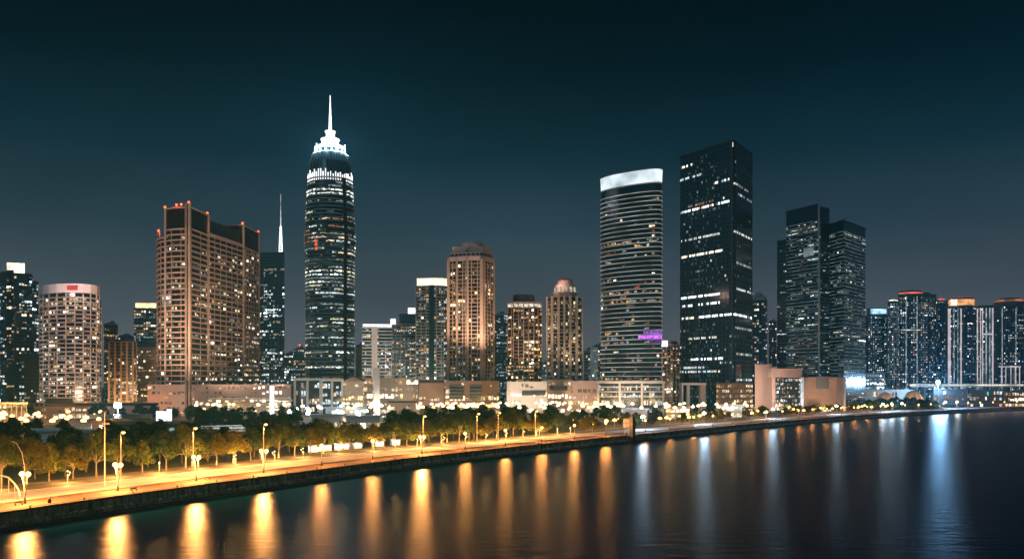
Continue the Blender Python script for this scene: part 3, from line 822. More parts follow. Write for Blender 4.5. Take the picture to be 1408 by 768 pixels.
q = plan((622, 1012), (664, 1008), (676, 1024), (675, 1045), (622, 1045)); b = MB(); b.prism(q, WZ(346, 1003), WZ(338, 1006)); b.build("upper_tier", M['pink'], t)
c = P2(650, 1022); b = MB(); b.lathe(c, [(13, WZ(338, 1006)), (13, WZ(334, 1006)), (11.5, WZ(331, 1006)), (7, WZ(329.3, 1006)), (2, WZ(328.6, 1006))], 24); b.build("roof_dome", M['pink'], t)

pl = plan((680, 1500), (698, 1505), (698, 1530), (680, 1530))
plain_tower("pale_blue_tower", "hazy pale blue tower glimpsed between two brown residential towers", pl, WZ(432, 1500), 4.6, 3.2, M['glass_teal'], M['grey'], 24, .5, [('cw2', 1), ('cw1', 4), ('cw0', 3)], cap=30)

# --- K: brown tower with a dark drum
pK = plan((698.5, 1068), (706, 1061), (720, 1058), (734, 1060), (745, 1068), (745, 1100), (698.5, 1100)); zK = WZ(416, 1060)
t = tower("dark_drum_tower", "brown tower with many amber windows under a dark round roof drum", pK, "tower block")
n = int((zK-LAND)/4.3); block(t, "tower_shaft", pK, LAND, zK, M['glass_brown'])
slabs(t, pK, LAND, 4.3, n, .4, .7, M['brown']); fins(t, pK, LAND, zK, 2.9, 2, .7, .75, M['tan'], "pier_grid")
acc = []; rooms(acc, pK, LAND, 4.3, n, 2.9, picker(25, .46, AMB + [('ww2', 1)], rowvar=.4)); link_windows(t, acc)
b = MB(); b.prism(offset(pK, .6), zK - .5, zK + 1.2); b.build("parapet", M['tan'], t)
rooms_b = MB()
for side, a, q, u, nn, L in edges(pK):
    rooms_b.obox(((a[0]+q[0])/2+nn[0]*.45, (a[1]+q[1])/2+nn[1]*.45), u, L*.45, .1, zK - 5, zK - 1)
rooms_b.build("cornice_light", led('cornice_warm', (1, .84, .66), .7, .8, .2), t)
c = P2(720, 1080); b = MB(); b.lathe(c, [(13.5, zK), (13.5, WZ(406, 1065)), (12.6, WZ(404, 1065)), (3, WZ(403.6, 1065))], 32); b.build("roof_drum", M['black'], t)
b = MB()
for k in range(4): b.lathe(c, [(13.7, zK+2+k*2.4), (13.7, zK+2.5+k*2.4), (13.2, zK+2.5+k*2.4)], 32)
b.build("drum_louvre", M['dgrey'], t)

# --- L: tan tower with a stepped top and red dome
pL = plan((751.5, 1070), (759, 1062), (768, 1056), (784, 1056), (793, 1062), (801, 1070), (800, 1100), (752, 1100)); zL = WZ(409, 1060)
t = tower("tan_stepped_tower", "tan tower with strong vertical piers, stepped top and a small red dome", pL, "tower block")
n = int((zL-LAND)/4.3); block(t, "tower_shaft", pL, LAND, zL, M['glass_brown'])
slabs(t, pL, LAND, 4.3, n, .6, 1.2, M['tan'])
b = MB()
for px, d, w in ((759, 1060.5, 1.6), (768, 1054.6, 1.5), (776, 1054.4, 1.2), (784, 1054.6, 1.5), (793, 1060.5, 1.6), (800.5, 1069, 1.0), (752, 1069, 1.0)):
    c = P2(px, d); b.prism([(c[0]-w, c[1]-w), (c[0]+w, c[1]-w), (c[0]+w, c[1]+w), (c[0]-w, c[1]+w)], LAND, zL + 2)
b.build("pier_grid", M['cream'], t)
acc = []; rooms(acc, pL, LAND, 4.3, n, 2.8, picker(26, .34, AMB + [('ww2', 1.5), ('ww1', 2)], rowvar=.3, colvar=.5)); link_windows(t, acc)
q = plan((759, 1066), (768, 1060), (784, 1060), (793, 1066), (792, 1092), (760, 1092)); b = MB(); b.prism(q, zL, WZ(401, 1060)); b.build("lower_tier", M['tan'], t)
b = MB()
for j in range(9):
    px = 760 + j*4; b.obox(P2(px, 1060.5 if 3 <= j <= 5 else 1063), (1, 0), .5, .3, zL + 1, WZ(402, 1060))
b.build("tier_opening", M['glass_dark'], t)
c = P2(777, 1080); b = MB(); b.lathe(c, [(13, WZ(401, 1065)), (13, WZ(391, 1065)), (12, WZ(391, 1065)), (12, WZ(389.5, 1065)), (9.5, WZ(389.5, 1065)), (9.5, WZ(385, 1065))], 20); b.build("upper_drum", M['cream'], t)
for i in range(12):
    a = 2*math.pi*i/12; b = MB(); b.obox((c[0]+13.1*math.cos(a), c[1]+13.1*math.sin(a)), (-math.sin(a), math.cos(a)), 1.8, .2, WZ(400, 1065), WZ(394, 1065))
    b.build("drum_window", led('drum_warm', (1, .85, .7), .55, .9, .3), t)
b = MB(); b.lathe(c, [(9.3, WZ(385, 1065)), (8.6, WZ(383, 1065)), (5.5, WZ(381.4, 1065)), (1, WZ(381, 1065))], 20); b.build("red_dome", M['redroof'], t)
light("floodlight", (c[0]-14, c[1]-22, WZ(390, 1065)), 16000, (1, .62, .5), 1, t)

# small towers behind, right of it
for (x0, x1, y, d, nm, lab, bd, sl, sd) in (
    (803, 814, 482, 1400, "grey_striped_tower", "short grey striped tower, the lower one beside the white curved tower", M['glass_blue'], M['white'], 27),
    (812, 822, 478, 1380, "slim_white_tower", "slim white edged tower squeezed between its grey and dark neighbours", M['white'], M['white'], 28),
    (820, 832, 474, 1410, "slim_dark_tower", "slim dark tower half hidden by the white curved tower's left edge", M['glass_dark'], M['grey'], 29)):
    pl = plan((x0, d), (x1, d+4), (x1, d+30), (x0, d+30))
    plain_tower(nm, lab, pl, WZ(y, d), 4.4, 3.2, bd, sl, sd, .35, COOL + WARM, cap=16)

# --- N: curved tower with white edge lights and a luminous crown
pN = ccw([(102.5, 1000), (106, 992), (112, 984), (119, 976.5), (127, 969.5), (135, 963.5), (143, 958.5), (150, 955), (156, 953), (160.5, 953), (163.5, 956), (164.8, 962), (162, 976), (150, 998), (130, 1014), (110, 1014)])
t = tower("curved_white_banded_tower", "curved tower ringed by thin white edge lights under a luminous slanting white crown", pN)
zN0, zN1, zN2, nN = WZ(523, 955), 247.5, 257.5, 41
fN = (zN1-zN0)/nN; zNt = 271.5
block(t, "curtain_wall", pN, LAND, zN2, M['glass_dark'])
slabs(t, pN, zN0, fN, nN, 1.3, .75, M['white'], "balcony")
slabs(t, pN, zN0, fN, nN, 1.36, .42, LED_N, "edge_light")
acc = []
NW = [('ww3', .5), ('ww2', 1.2), ('ww1', 2), ('ww0', 2), ('am2', 1), ('am1', 1.4), ('am0', 1.4), ('cw1', 1), ('rd1', .15)]
rooms(acc, pN, zN0, fN, nN, 3.0, picker(30, .085, NW, rowvar=.9, full=.05, fpal=[('am1', 2), ('am2', 1), ('ww1', 2), ('cw1', 1)], run=.7, grad=.75), out=.2, hf=.5, wf=.98)
# purple screen on its lower right
for side, a, q, u, nn, L in edges(pN):
    nb = max(1, round(L/1.6))
    for jj in range(nb):
        f = (jj+.5)/nb; x, y = a[0]+(q[0]-a[0])*f, a[1]+(q[1]-a[1])*f; mxp = 704 + F*x/y
        for k, x0, key in ((10, 884, 'pu2'), (9, 878, 'pu3'), (8, 892, 'pu1')):
            if x0 < mxp < 910: acc.append((x+nn[0]*.3, y+nn[1]*.3, zN0+(k+.5)*fN, u, L/nb, fN*.66, key))
link_windows(t, acc)
b = MB(); b.prism(offset(pN, .5), zN2, zNt, 0, offset(pN, 1.2)); b.build("crown_screen", led('crown_glow', (.80, .93, 1.0), 1.0, .5, .04), t)
b = MB(); b.prism(offset(pN, 1.5), zNt, zNt + .7); b.build("crown_cap", M['alu'], t)
b = MB(); b.prism(offset(pN, .9), zN2 - 1.2, zN2); b.build("crown_base", M['white'], t)

# --- O, P
pl = plan((911, 1195), (925, 1192), (938, 1200), (938, 1230), (911, 1230))
t = plain_tower("tan_grid_block", "tan gridded block squeezed between the curved tower and the black tower", pl, WZ(474, 1195), 4.0, 3.0, M['glass_brown'], M['tan'], 31, .4, WARM, cap=50, fin=(2, .5, .7, M['tan']))
block(t, "roof_light", plan((909, 1190), (918, 1190), (918, 1194), (909, 1194)), WZ(476, 1190), WZ(468, 1190), M['led_w'])
pP = plan((935.3, 1075), (938, 1070), (1003, 1002), (1007, 1000), (1012, 1004), (1034.5, 1060), (1020, 1110), (950, 1125))
t = tower("black_glass_tower", "massive black glass tower with a few rows of white lit offices", pP)
zP = WZ(194.5, 1000); nP = 62; fP = (zP-LAND)/nP
block(t, "curtain_wall", pP, LAND, zP, M['glass_dark'])
slabs(t, pP, LAND, fP, nP, .18, .35, M['bandd'], "floor_edging"); fins(t, pP, LAND, zP, 3.0, 2, .22, .18, M['bandd'])
acc = []
rg = random.Random(77); rowsP = {}
for y, x0, x1, key in ((229, 935, 952, 'ww3'), (243, 935, 964, 'cw2'), (258, 978, 1002, 'cw3'), (286, 936, 1005, 'cw3'), (281, 942, 985, 'am1'), (325, 936, 990, 'cw2'), (348, 936, 992, 'ww3'), (408, 936, 993, 'cw3'), (419, 936, 993, 'cw3'), (437, 936, 1034, 'cw3'), (463, 945, 985, 'cw2'), (494, 950, 994, 'cw3'), (505, 940, 968, 'cw2'), (513, 935, 990, 'cw2'), (322, 1008, 1034, 'cw2'), (262, 1008, 1030, 'cw1'), (272, 1015, 1034, 'cw1'), (402, 1012, 1034, 'cw2'), (452, 1010, 1034, 'cw1'), (366, 1010, 1034, 'cw1'), (488, 1012, 1034, 'cw1'), (522, 1012, 1034, 'cw2')):
    d = 1075 - (min(x1, 1005)-935)*1.05 if x0 < 1007 else 1030
    k = int((WZ(y, (1075 + d)/2 if x0 < 1007 else d)-LAND)/fP); rowsP.setdefault(k, []).append((x0, x1, key))
for side, a, q, u, nn, L in edges(pP):
    nb = max(1, round(L/2.6)); w = L/nb
    for j in range(nb):
        x, y = a[0]+u[0]*(j+.5)*w, a[1]+u[1]*(j+.5)*w; px = 704+F*x/y
        for k in range(nP-1):
            key = None
            for x0, x1, kk in rowsP.get(k, []):
                if x0 <= px <= x1 and rg.random() < .72: key = kk if rg.random() < .75 else rg.choice(['cw2', 'ww2', 'cw1', 'am2'])
            if not key:
                e = .05 if k > 20 else .11
                if px > 1007: e *= .6
                if rg.random() < e: key = rg.choices(['cw0', 'cw1', 'cw2', 'ww1', 'am1'], [6, 2, .7, .6, .3])[0]
                elif rg.random() < .16 and 945 < px < 990: key = 'cw0'
            if key: acc.append((x+nn[0]*.12, y+nn[1]*.12, LAND+(k+.5)*fP, u, w*.74, fP*.5, key))
link_windows(t, acc)
b = MB(); b.prism(offset(pP, .35), zP, zP + 1.6); b.build("parapet", M['black'], t)
b = MB()
for px, d in ((962, 1047), (990, 1017), (1006.5, 999)): b.obox(P2(px, d), (.6, -.8), .5, .5, LAND, zP)
b.build("corner_fin", M['dgrey'], t)
c = P2(1007, 1001.5); b = MB(); b.obox((c[0], c[1]-1), (1, 0), .5, .4, zP - 6, zP - 1); b.build("corner_light", M['led_warm'], t)

# --- Q behind, R twin
cQ = P2(1044, 1410)
t = thing("cylinder_tower", "distant cylindrical tower just right of the black glass tower", "tower block", (cQ[0], cQ[1], LAND))
zQ = WZ(412, 1400); pQ = circle(cQ, 12.5, 20); block(t, "tower_shaft", pQ, LAND, zQ, M['glass_teal']); slabs(t, pQ, LAND, 4.4, int((zQ-LAND)/4.4), .3, .6, M['bandd'])
acc = []; rooms(acc, pQ, LAND, 4.4, int((zQ-LAND)/4.4), 3.9, picker(32, .3, WARM + COOL)); link_windows(t, acc, 24)
b = MB(); b.lathe(cQ, [(12.5, zQ), (11.5, zQ+4), (7, zQ+8), (5, zQ+8.5), (5, zQ+13), (1, zQ+13.5)], 20); b.build("roof_dome", M['grey'], t)
beacons(t, [(cQ[0], cQ[1], WZ(402, 1400))], 1.0)
pl = plan((1057, 1600), (1068, 1604), (1068, 1640), (1057, 1640))
plain_tower("faint_far_block", "faint far block glimpsed left of the dark twin tower", pl, WZ(442, 1600), 4.4, 3.4, M['glass_blue'], M['bandd'], 33, .2, WARM, cap=8)

pR1 = plan((1081, 1150), (1125.5, 1100), (1128, 1104), (1085, 1160)); pR2 = plan((1086, 1162), (1128, 1108), (1140.5, 1120), (1120, 1195))
pR3 = plan((1139.5, 1132), (1160, 1100), (1190, 1160), (1180, 1212), (1141, 1200)); pR0 = plan((1068.5, 1165), (1082, 1152), (1090, 1190), (1072, 1205))
t = tower("twin_dark_tower", "pair of dark glass towers joined together, scored with fine pale light lines", pR1 + pR3)
acc = []
for nm, p, zt, fh, sd, de, zl, ledm in (("blade", pR1, WZ(281, 1100), 4.6, 34, .34, WZ(301, 1105), True), ("core", pR2, WZ(286, 1112), 4.6, 35, .2, WZ(330, 1112), False),
                              ("second_tower", pR3, WZ(303, 1100), 4.6, 36, .24, WZ(318, 1105), True), ("low_wing", pR0, WZ(331, 1158), 4.6, 37, .2, WZ(335, 1158), False)):
    block(t, nm, p, LAND, zt, M['glass_dark']); n = int((zl-LAND)/fh)
    slabs(t, p, LAND, fh, n, .3, .5, M['bandd'], "floor_edging"); 
    if ledm: slabs(t, p, LAND, fh, n, .34, .34, LED_R, "edge_light")
    rooms(acc, p, LAND, fh, n, 2.7, picker(sd, de, [('cw3', .25), ('cw2', 1.2), ('cw1', 3), ('cw0', 5), ('yg1', 2), ('yg2', .6), ('am1', .3), ('rd1', .06)], rowvar=.9, full=.09, fpal=[('cw2', 2), ('cw1', 3), ('yg2', 2), ('yg1', 2)], run=.7, grad=.3), hf=.3, sill=.35, wf=.96)
    b = MB(); b.prism(offset(p, .3), zt, zt + 1.2); b.build("parapet", M['black'], t)
link_windows(t, acc)
b = MB(); q = P2(1126, 1099.5); b.obox(q, (.6, .8), 1.0, .8, LAND, WZ(280, 1100)); b.build("edge_fin", M['alu'], t)
b = MB(); q = P2(1112, 1114); b.obox((q[0]-.6, q[1]-1.0), (.45, -.89), 8.5, .25, WZ(352, 1115), WZ(341, 1115)); b.build("lit_panel", led('lit_panel', (.75, .9, .95), .22, .5, .1), t)

# --- S: crowded cluster on the right
def cluster(nm, lab, x0, x1, ytop, d, sd, dens, body, slabm, pal, strips=(), crown=None, cap=60, grad=0.1):
    w = (x1-x0)
    pl = plan((x0, d+14), (x0+w*.22, d+4), (x0+w*.5, d), (x0+w*.78, d+3), (x1, d+14), (x1-.5, d+44), (x0+.5, d+44)); zt = WZ(ytop, d); n = int((zt-LAND)/4.4)
    t = tower(nm, lab, pl, "tower block"); block(t, "tower_shaft", pl, LAND, zt, body)
    slabs(t, pl, LAND, 4.4, n, .35, .5, slabm); fins(t, pl, LAND, zt, 3.6, 2, .6, .6, slabm, "pier_grid")
    acc = []; rooms(acc, pl, LAND, 4.4, n, 3.6, picker(sd, dens, pal, rowvar=.3, colvar=.75, grad=grad), wf=.5, hf=.5); link_windows(t, acc, cap)
    for px, w_, key in strips:
        b = MB(); q = P2(px, d - 1); b.obox(q, (1, 0), w_, .6, LAND + 20, zt - 4); b.build("light_strip", M[key] if isinstance(key, str) else key, t)
    b = MB(); b.prism(offset(pl, .5), zt - .5, zt + 1.0); b.build("parapet", slabm, t)
    return t, pl, zt
t, pl, zt = cluster("low_blue_tower", "low blue tower under a glowing blue white sign beside the twin tower", 1189, 1223, 434, 1620, 40, .5, M['glass_blue'], M['bandd'], RIGHTW)
block(t, "roof_sign", plan((1197, 1618), (1219, 1618), (1219, 1622), (1197, 1622)), WZ(431, 1620), WZ(424.5, 1620), led('sign_blue', (.42, .70, 1.0), 1.5, .5, .1))
b = MB(); b.prism(scaled(pl, .8), zt, WZ(424, 1640)); b.build("plant_room", M['dgrey'], t)
t, pl, zt = cluster("pearl_lit_tower", "slender tower dotted with pearl white lights before the red crowned tower", 1221, 1236, 414, 1540, 41, .55, M['glass_dark'], M['grey'], RIGHTW, cap=50)
block(t, "lit_crown", scaled(pl, .8), zt + 1, zt + 3.4, M['led_warm'])
t, pl, zt = cluster("red_crowned_tower", "broad dark tower with a red glowing roof edge and many white lights", 1235, 1287, 404, 1560, 42, .42, M['glass_dark'], M['bandd'], RIGHTW, strips=((1261, .5, LED_C), (1246, .4, LED_C)), cap=100)
c = P2(1252, 1585); b = MB(); b.lathe(c, [(19.5, zt), (19.5, zt+5.5), (18, zt+7.5), (6, zt+8.3)], 28); b.build("roof_drum", M['dgrey'], t)
b = MB(); b.lathe(c, [(20.0, zt+1), (20.0, zt+4.5), (19.6, zt+4.5)], 28); b.build("red_crown_light", M['led_red'], t)
b = MB(); b.prism(scaled(pl, .3, P2(1275, 1590)), zt, zt + 5); b.build("plant_room", M['black'], t)
block(t, "sky_terrace", plan((1240, 1556), (1268, 1556), (1268, 1560), (1240, 1560)), WZ(454, 1558), WZ(452.6, 1558), led('terrace_light', (1, .95, .85), 1.2))
t, pl, zt = cluster("green_glass_tower", "narrow green glass tower between the red crowned and the orange crowned tower", 1286, 1304, 413, 1640, 43, .35, M['glass_teal'], M['bandd'], RIGHTW, cap=40)
b = MB(); b.prism(scaled(pl, .5), zt, zt + 5); b.build("plant_room", M['led_red'], t)
t, pl, zt = cluster("orange_crowned_tower", "dark tower crowned by an orange red glowing drum, white strip at its edge", 1303, 1347, 421, 1520, 44, .40, M['glass_dark'], M['bandd'], RIGHTW, strips=((1305.3, 2.2, LED_P), (1321.5, .9, LED_P), (1312, .4, LED_C), (1317, .4, LED_C), (1344, .7, LED_P)), cap=90)
c = P2(1322, 1545); b = MB(); b.lathe(c, [(20, zt), (20, zt+14), (18.5, zt+17), (8, zt+18.5)], 28); b.build("crown_drum", M['dgrey'], t)
b = MB(); b.lathe(c, [(20.5, zt+3), (20.5, zt+13.5), (20.1, zt+13.5)], 28); b.build("crown_glow", M['led_orange'], t)
b = MB(); b.lathe(c, [(19.4, zt+15), (18.2, zt+17.4), (17.5, zt+17.4)], 28); b.build("crown_rim_light", M['led_red'], t)
block(t, "lit_panel", plan((1307, 1518), (1316, 1518), (1316, 1526), (1307, 1526)), zt + 2, zt + 12, M['led_warm'])
t, pl, zt = cluster("white_striped_tower", "tower drawn with slender white vertical light strips down its whole front", 1345, 1371, 420, 1540, 45, .30, M['glass_dark'], M['bandd'], RIGHTW, strips=((1347.5, 1.4, LED_P), (1351, .7, LED_P), (1356, .6, LED_C), (1361, .6, LED_C), (1365, 1.1, LED_P)), cap=50)
block(t, "sky_terrace", plan((1352, 1536), (1364, 1536), (1364, 1540), (1352, 1540)), WZ(460, 1538), WZ(458, 1538), LED_P)
t, pl, zt = cluster("domed_dark_tower", "dark domed tower at the right edge with sparse white lights", 1371, 1424, 420, 1500, 46, .28, M['glass_dark'], M['bandd'], RIGHTW, strips=((1378, .4, LED_C), (1397, .4, LED_C)), cap=90)
c = P2(1388, 1530); b = MB(); b.lathe(c, [(25, zt), (24.5, zt+7), (21, zt+12), (13, zt+15.5), (2, zt+16.5)], 28); b.build("roof_dome", M['dgrey'], t)
b = MB(); b.lathe(c, [(24.9, zt+9.0), (22.2, zt+12.2), (21.5, zt+12.2)], 28); b.build("dome_rim_light", led('rim_dim_orange', (1, .35, .15), .35, .9, .08), t)
block(t, "front_frame", plan((1373, 1494), (1404, 1494), (1404, 1496), (1373, 1496)), WZ(504.5, 1495), WZ(503, 1495), LED_P)
b = MB()
for px in (1377, 1383, 1390, 1396, 1402): b.obox(P2(px, 1495), (1, 0), .5, .6, LAND, WZ(504.5, 1495))
b.build("frame_post", LED_P, t)
# a few far silhouettes that close the gaps
for (x0, x1, y, d, nm, lab, sd) in (
    (160, 186, 462, 1700, "far_grey_block", "far grey block peeping over the orange ribbed block", 50),
    (1204, 1216, 448, 1800, "far_thin_tower", "far thin tower behind the low blue tower, just over its roof line", 51),
    (745, 752, 500, 1600, "far_sliver_block", "far dim sliver of a block between the dark drum and tan stepped towers", 52)):
    pl = plan((x0, d), (x1, d+5), (x1, d+40), (x0, d+40)); plain_tower(nm, lab, pl, WZ(y, d), 4.6, 3.6, M['glass_blue'], M['bandd'], sd, .3, COOL + WARM, cap=10)
# warm spots added without fixtures to brighten facades, standing in for city glow
def fill_spot(px, d, z, tx, td, tz, power, col, name="facade_fill_light", size=70):
    p, q = Vector((*P2(px, d), z)), Vector((*P2(tx, td), tz))
    o = light(name, p, power, col, 2.0, None, 'SPOT', None, R(size)); o.rotation_euler = (q-p).to_track_quat('-Z', 'Y').to_euler(); return o
WF = (1.0, .70, .48)
for args in ((215, 800, 30, 245, 905, 120, 1050000), (255, 790, 30, 250, 905, 190, 640000), (330, 830, 30, 310, 985, 130, 330000), (395, 900, 30, 330, 1020, 170, 150000),
             (90, 850, 24, 92, 935, 70, 300000), (630, 952, 54, 640, 1003, 140, 480000), (676, 958, 54, 668, 1010, 150, 380000), (715, 1015, 40, 720, 1058, 110, 420000),
             (762, 1015, 40, 770, 1056, 110, 480000), (792, 1022, 40, 788, 1060, 110, 480000), (925, 1080, 30, 925, 1195, 60, 200000), (590, 1080, 30, 592, 1180, 90, 420000), (520, 1200, 30, 518, 1350, 70, 500000),
             (1048, 985, 10, 1050, 1040, 32, 210000), (1085, 975, 10, 1080, 1025, 30, 150000), (1130, 985, 10, 1132, 1032, 20, 120000), (232, 845, 12, 230, 897, 22, 60000), (800, 950, 12, 803, 1000, 24, 130000), (725, 935, 12, 724, 986, 22, 130000), (594, 895, 12, 594, 940, 20, 70000), (865, 880, 12, 866, 924, 24, 110000)):
    fill_spot(*args, WF)
def roof_kit(root, pl, z, seed, n=3):
    rg = random.Random(seed); c = centre(pl)
    for k in range(n):
        q = pl[rg.randrange(len(pl))]; f = rg.uniform(.15, .6); x, y = c[0]+(q[0]-c[0])*f, c[1]+(q[1]-c[1])*f; h = rg.uniform(5, 14)
        b = MB(); b.path([(x, y, z), (x, y, z+h*.5), (x, y, z+h)], [.28, .2, .08], 5); b.box(x-.5, x+.5, y-.3, y+.3, z+h*.45, z+h*.45+.5); b.build("antenna", M['grey'], root)
    q = pl[1]; x, y = c[0]+(q[0]-c[0])*.8, c[1]+(q[1]-c[1])*.8
    b = MB(); b.box(x-1.6, x+1.6, y-1.2, y+1.2, z, z+2.4); b.path([(x, y, z+2.4), (x+.5, y, z+4.6), (x+7, y-3, z+6.0)], [.5, .4, .22], 6); b.build("cleaning_crane", M['dgrey'], root)
    for k in range(3):
        q = pl[rg.randrange(len(pl))]; f = rg.uniform(.1, .55); x, y = c[0]+(q[0]-c[0])*f, c[1]+(q[1]-c[1])*f
        b = MB(); b.box(x-rg.uniform(2, 4), x+rg.uniform(2, 4), y-2, y+2, z, z+rg.uniform(1.5, 3.5)); b.build("roof_plant", M['dgrey'], root)
for nm, p, z, sd in (("black_glass_tower", pP, zP, 1), ("twin_dark_tower", pR3, WZ(303, 1100), 2), ("office_tower", plA, zA, 3), ("brown_slab_tower", pRr, zR, 4), ("mast_tower", pE, zE, 5), ("stepped_brown_tower", pI, WZ(346, 1003), 6)):
    roof_kit(bpy.data.objects[nm], p, z, sd)
#---LOW---
# ------------------------------------------------------------------ podiums, halls and low buildings
b = MB(); b.face([(x, y, LAND + .012) for x, y in plan((-100, 700), (420, 690), (620, 640), (900, 780), (1000, 860), (1160, 1010), (1160, 1500), (-100, 1500))])
tag(b.build("plaza", M['plaza']), kind='structure')

def cornice(root, pl, z, m, e=.5, h=1.0): b = MB(); b.prism(offset(pl, e), z - h*.3, z + h*.7); return b.build("cornice", m, root)
def podium(name, label, pl, ytop, d, m, nfl, bay, seed, dens, pal, cat="building", shop='ww2', cap=60, fin=None, frame=None, corn=True, shop_p=.85, wf=.8):
    t = tower(name, label, pl, cat); zt = WZ(ytop, d); fh = (zt-LAND)/nfl; rg = random.Random(seed)
    block(t, "wall", pl, LAND, zt, m)
    if corn: cornice(t, pl, zt, frame or m)
    acc = []
    if nfl > 1: rooms(acc, pl, LAND, fh, nfl, bay, picker(seed, dens, pal, rowvar=.4, run=.5), wf=wf, hf=.55, sill=.22, k0=1)
    if cat == "building" and nfl >= 3 and shop_p >= .5:
        rooms(acc, pl, LAND, fh, 3, bay*.8, picker(seed+500, .62, [('ww3', 2), ('am3', 1.2), ('ww2', 2), ('am2', 1)], rowvar=.2, run=.4), wf=.72, hf=.6, sill=.2, k0=1, out=.14)
    for side, a, q, u, n, L in edges(pl):
        nb = max(1, round(L/5))
        for j in range(nb):
            if rg.random() < shop_p:
                tt = L*(j+.5)/nb; acc.append((a[0]+u[0]*tt+n[0]*.1, a[1]+u[1]*tt+n[1]*.1, LAND+2.6, u, L/nb*.82, 3.6, rg.choice([shop, shop, 'ww3', 'am2', 'ww1'])))
    link_windows(t, acc, cap)
    b = MB()
    for k in range(1, nfl): b.prism(offset(pl, .16), LAND+k*fh-.25, LAND+k*fh+.15)
    if nfl > 1: b.build("string_course", frame or m, t)
    c = centre(pl); u_ = ((pl[1][0]-pl[0][0]), (pl[1][1]-pl[0][1])); L_ = math.hypot(*u_) or 1
    (x0_, x1_), (y0_, y1_) = (min(p[0] for p in pl), max(p[0] for p in pl)), (min(p[1] for p in pl), max(p[1] for p in pl))
    if cat == "building":
        for k in range(4):
            cx, cyy = x0_+(x1_-x0_)*(.16+.22*k+rg.uniform(-.05, .05)), y0_+(y1_-y0_)*rg.uniform(.45, .7)
            b = MB(); w_, d_, h_ = rg.uniform(1.2, 3.2), rg.uniform(1.2, 2.6), rg.uniform(1.2, 3.4)
            b.box(cx-w_, cx+w_, cyy-d_, cyy+d_, zt+.7, zt+.7+h_); b.box(cx-w_*.6, cx-w_*.1, cyy-d_*.5, cyy+d_*.3, zt+.7+h_, zt+1.3+h_); b.build("roof_plant", M['grey'] if k % 2 else M['dgrey'], t)
        b = MB()
        for side, a, q, u, n, L in edges(pl):
            b.obox(((a[0]+q[0])/2+n[0]*.9, (a[1]+q[1])/2+n[1]*.9), u, L*.47, .9, LAND+4.6, LAND+4.9)
        b.build("awning", M['alu'], t)
    if fin: fins(t, pl, LAND, zt-.5, bay*fin[0], 1, fin[1], fin[2], fin[3], "pilaster")
    return t, zt
WRM = [('ww3', 1), ('ww2', 3), ('ww1', 3), ('am2', 1.5), ('am1', 1.5)]

# brown slab tower's podium: plain pink wing on the left, lit terraces on the right
pl = plan((203, 906), (254.3, 895), (254.3, 1000), (203, 1000))
t, z = podium("pink_podium_wing", "plain pinkish podium wing at the brown slab tower's foot, few windows", pl, 529, 905, M['pink'], 6, 5, 60, .3, WRM + [('ww0', 6)], shop_p=.4)
pl = plan((263.2, 895), (400, 925), (400, 1000), (268, 1000))
t, z = podium("terraced_podium", "pinkish podium right of the brown pier with lit arcades below plain parapets", pl, 529, 905, M['pink'], 6, 4.4, 61, .5, WRM + [('ww0', 5)], cap=100, wf=.55)
for i, (x0, x1, yt, d0) in enumerate(((286, 399, 548, 893), (300, 400, 556, 880))):
    q = plan((x0, d0), (x1, d0 + 28), (x1, d0 + 34), (x0, d0 + 8)); zt = WZ(yt, d0)
    block(t, "terrace", q, LAND, zt, M['cream']); acc = []
    rooms(acc, q, LAND, (zt-LAND)/(3 if i else 4), 3 if i else 4, 4.2, picker(62+i, .62, [('ww3', 1.5), ('ww2', 3), ('am2', 1)], rowvar=.2), hf=.55); link_windows(t, acc, 60)
    b = MB(); b.prism(offset(q, .4), zt, zt + 1.0); b.build("terrace_parapet", M['white'], t)
# lit sign pillar on the terraces
pl = plan((371, 868), (377, 869), (377, 873), (371, 872))
t = tower("lit_pillar", "slender white glowing pillar in front of the terraced podium", pl, "light pillar")
block(t, "pillar", pl, LAND, WZ(530, 870), M['led_w']); b = MB(); b.prism(offset(pl, .4), WZ(530, 870), WZ(529, 870)); b.build("cap", M['alu'], t)

def framed(name, label, x0, x1, ytop, d, bays, seed, fm, depth=40, key=('ww2', 'cw2', 'ww1'), rows=4, cat="building", dens=.6, dd=0):
    """white portal frames in front of lit glass"""
    pl = plan((x0, d), (x1, d+dd), (x1, d+dd+depth), (x0, d+depth)); t = tower(name, label, pl, cat); zt = WZ(ytop, d)
    block(t, "glass_hall", offset(pl, -.9), LAND, zt - .5, M['glassp'])
    rg = random.Random(seed); acc = []
    rooms(acc, offset(pl, -.9), LAND + 1, (zt-LAND-4)/rows, rows, 3.0, picker(seed, dens, [(k, 1) for k in key], rowvar=.35, run=.5), wf=.86, hf=.62)
    link_windows(t, acc, 80)
    a, q = P2(x0, d), P2(x1, d+dd); L = math.dist(a, q); u = ((q[0]-a[0])/L, (q[1]-a[1])/L); b = MB()
    for f in [i/bays for i in range(bays+1)]:
        c = (a[0]+u[0]*L*min(max(f, .012), .988), a[1]+u[1]*L*min(max(f, .012), .988)); b.obox(c, u, 1.0, 1.4, LAND, zt - 2.2)
    b.build("portal_post", fm, t)
    b = MB(); b.prism(offset(pl, 1.2), zt - 2.2, zt + .3); b.build("roof_slab", fm, t)
    return t, zt
framed("white_framed_hall", "white framed glass hall with tall lit openings at the supertall's foot", 405, 441, 520, 935, 2, 70, M['white'])
framed("second_framed_hall", "smaller white framed hall with darker glass, touching the tan gabled block", 442, 471, 521, 930, 2, 71, M['white'], dens=.35)
pl = plan((471, 932), (499, 934), (499, 975), (471, 975))
t, z = podium("tan_gabled_block", "tan block with a shallow gabled roof, lit windows, beside the framed halls", pl, 524, 932, M['cream'], 5, 4, 72, .35, WRM, cap=40)
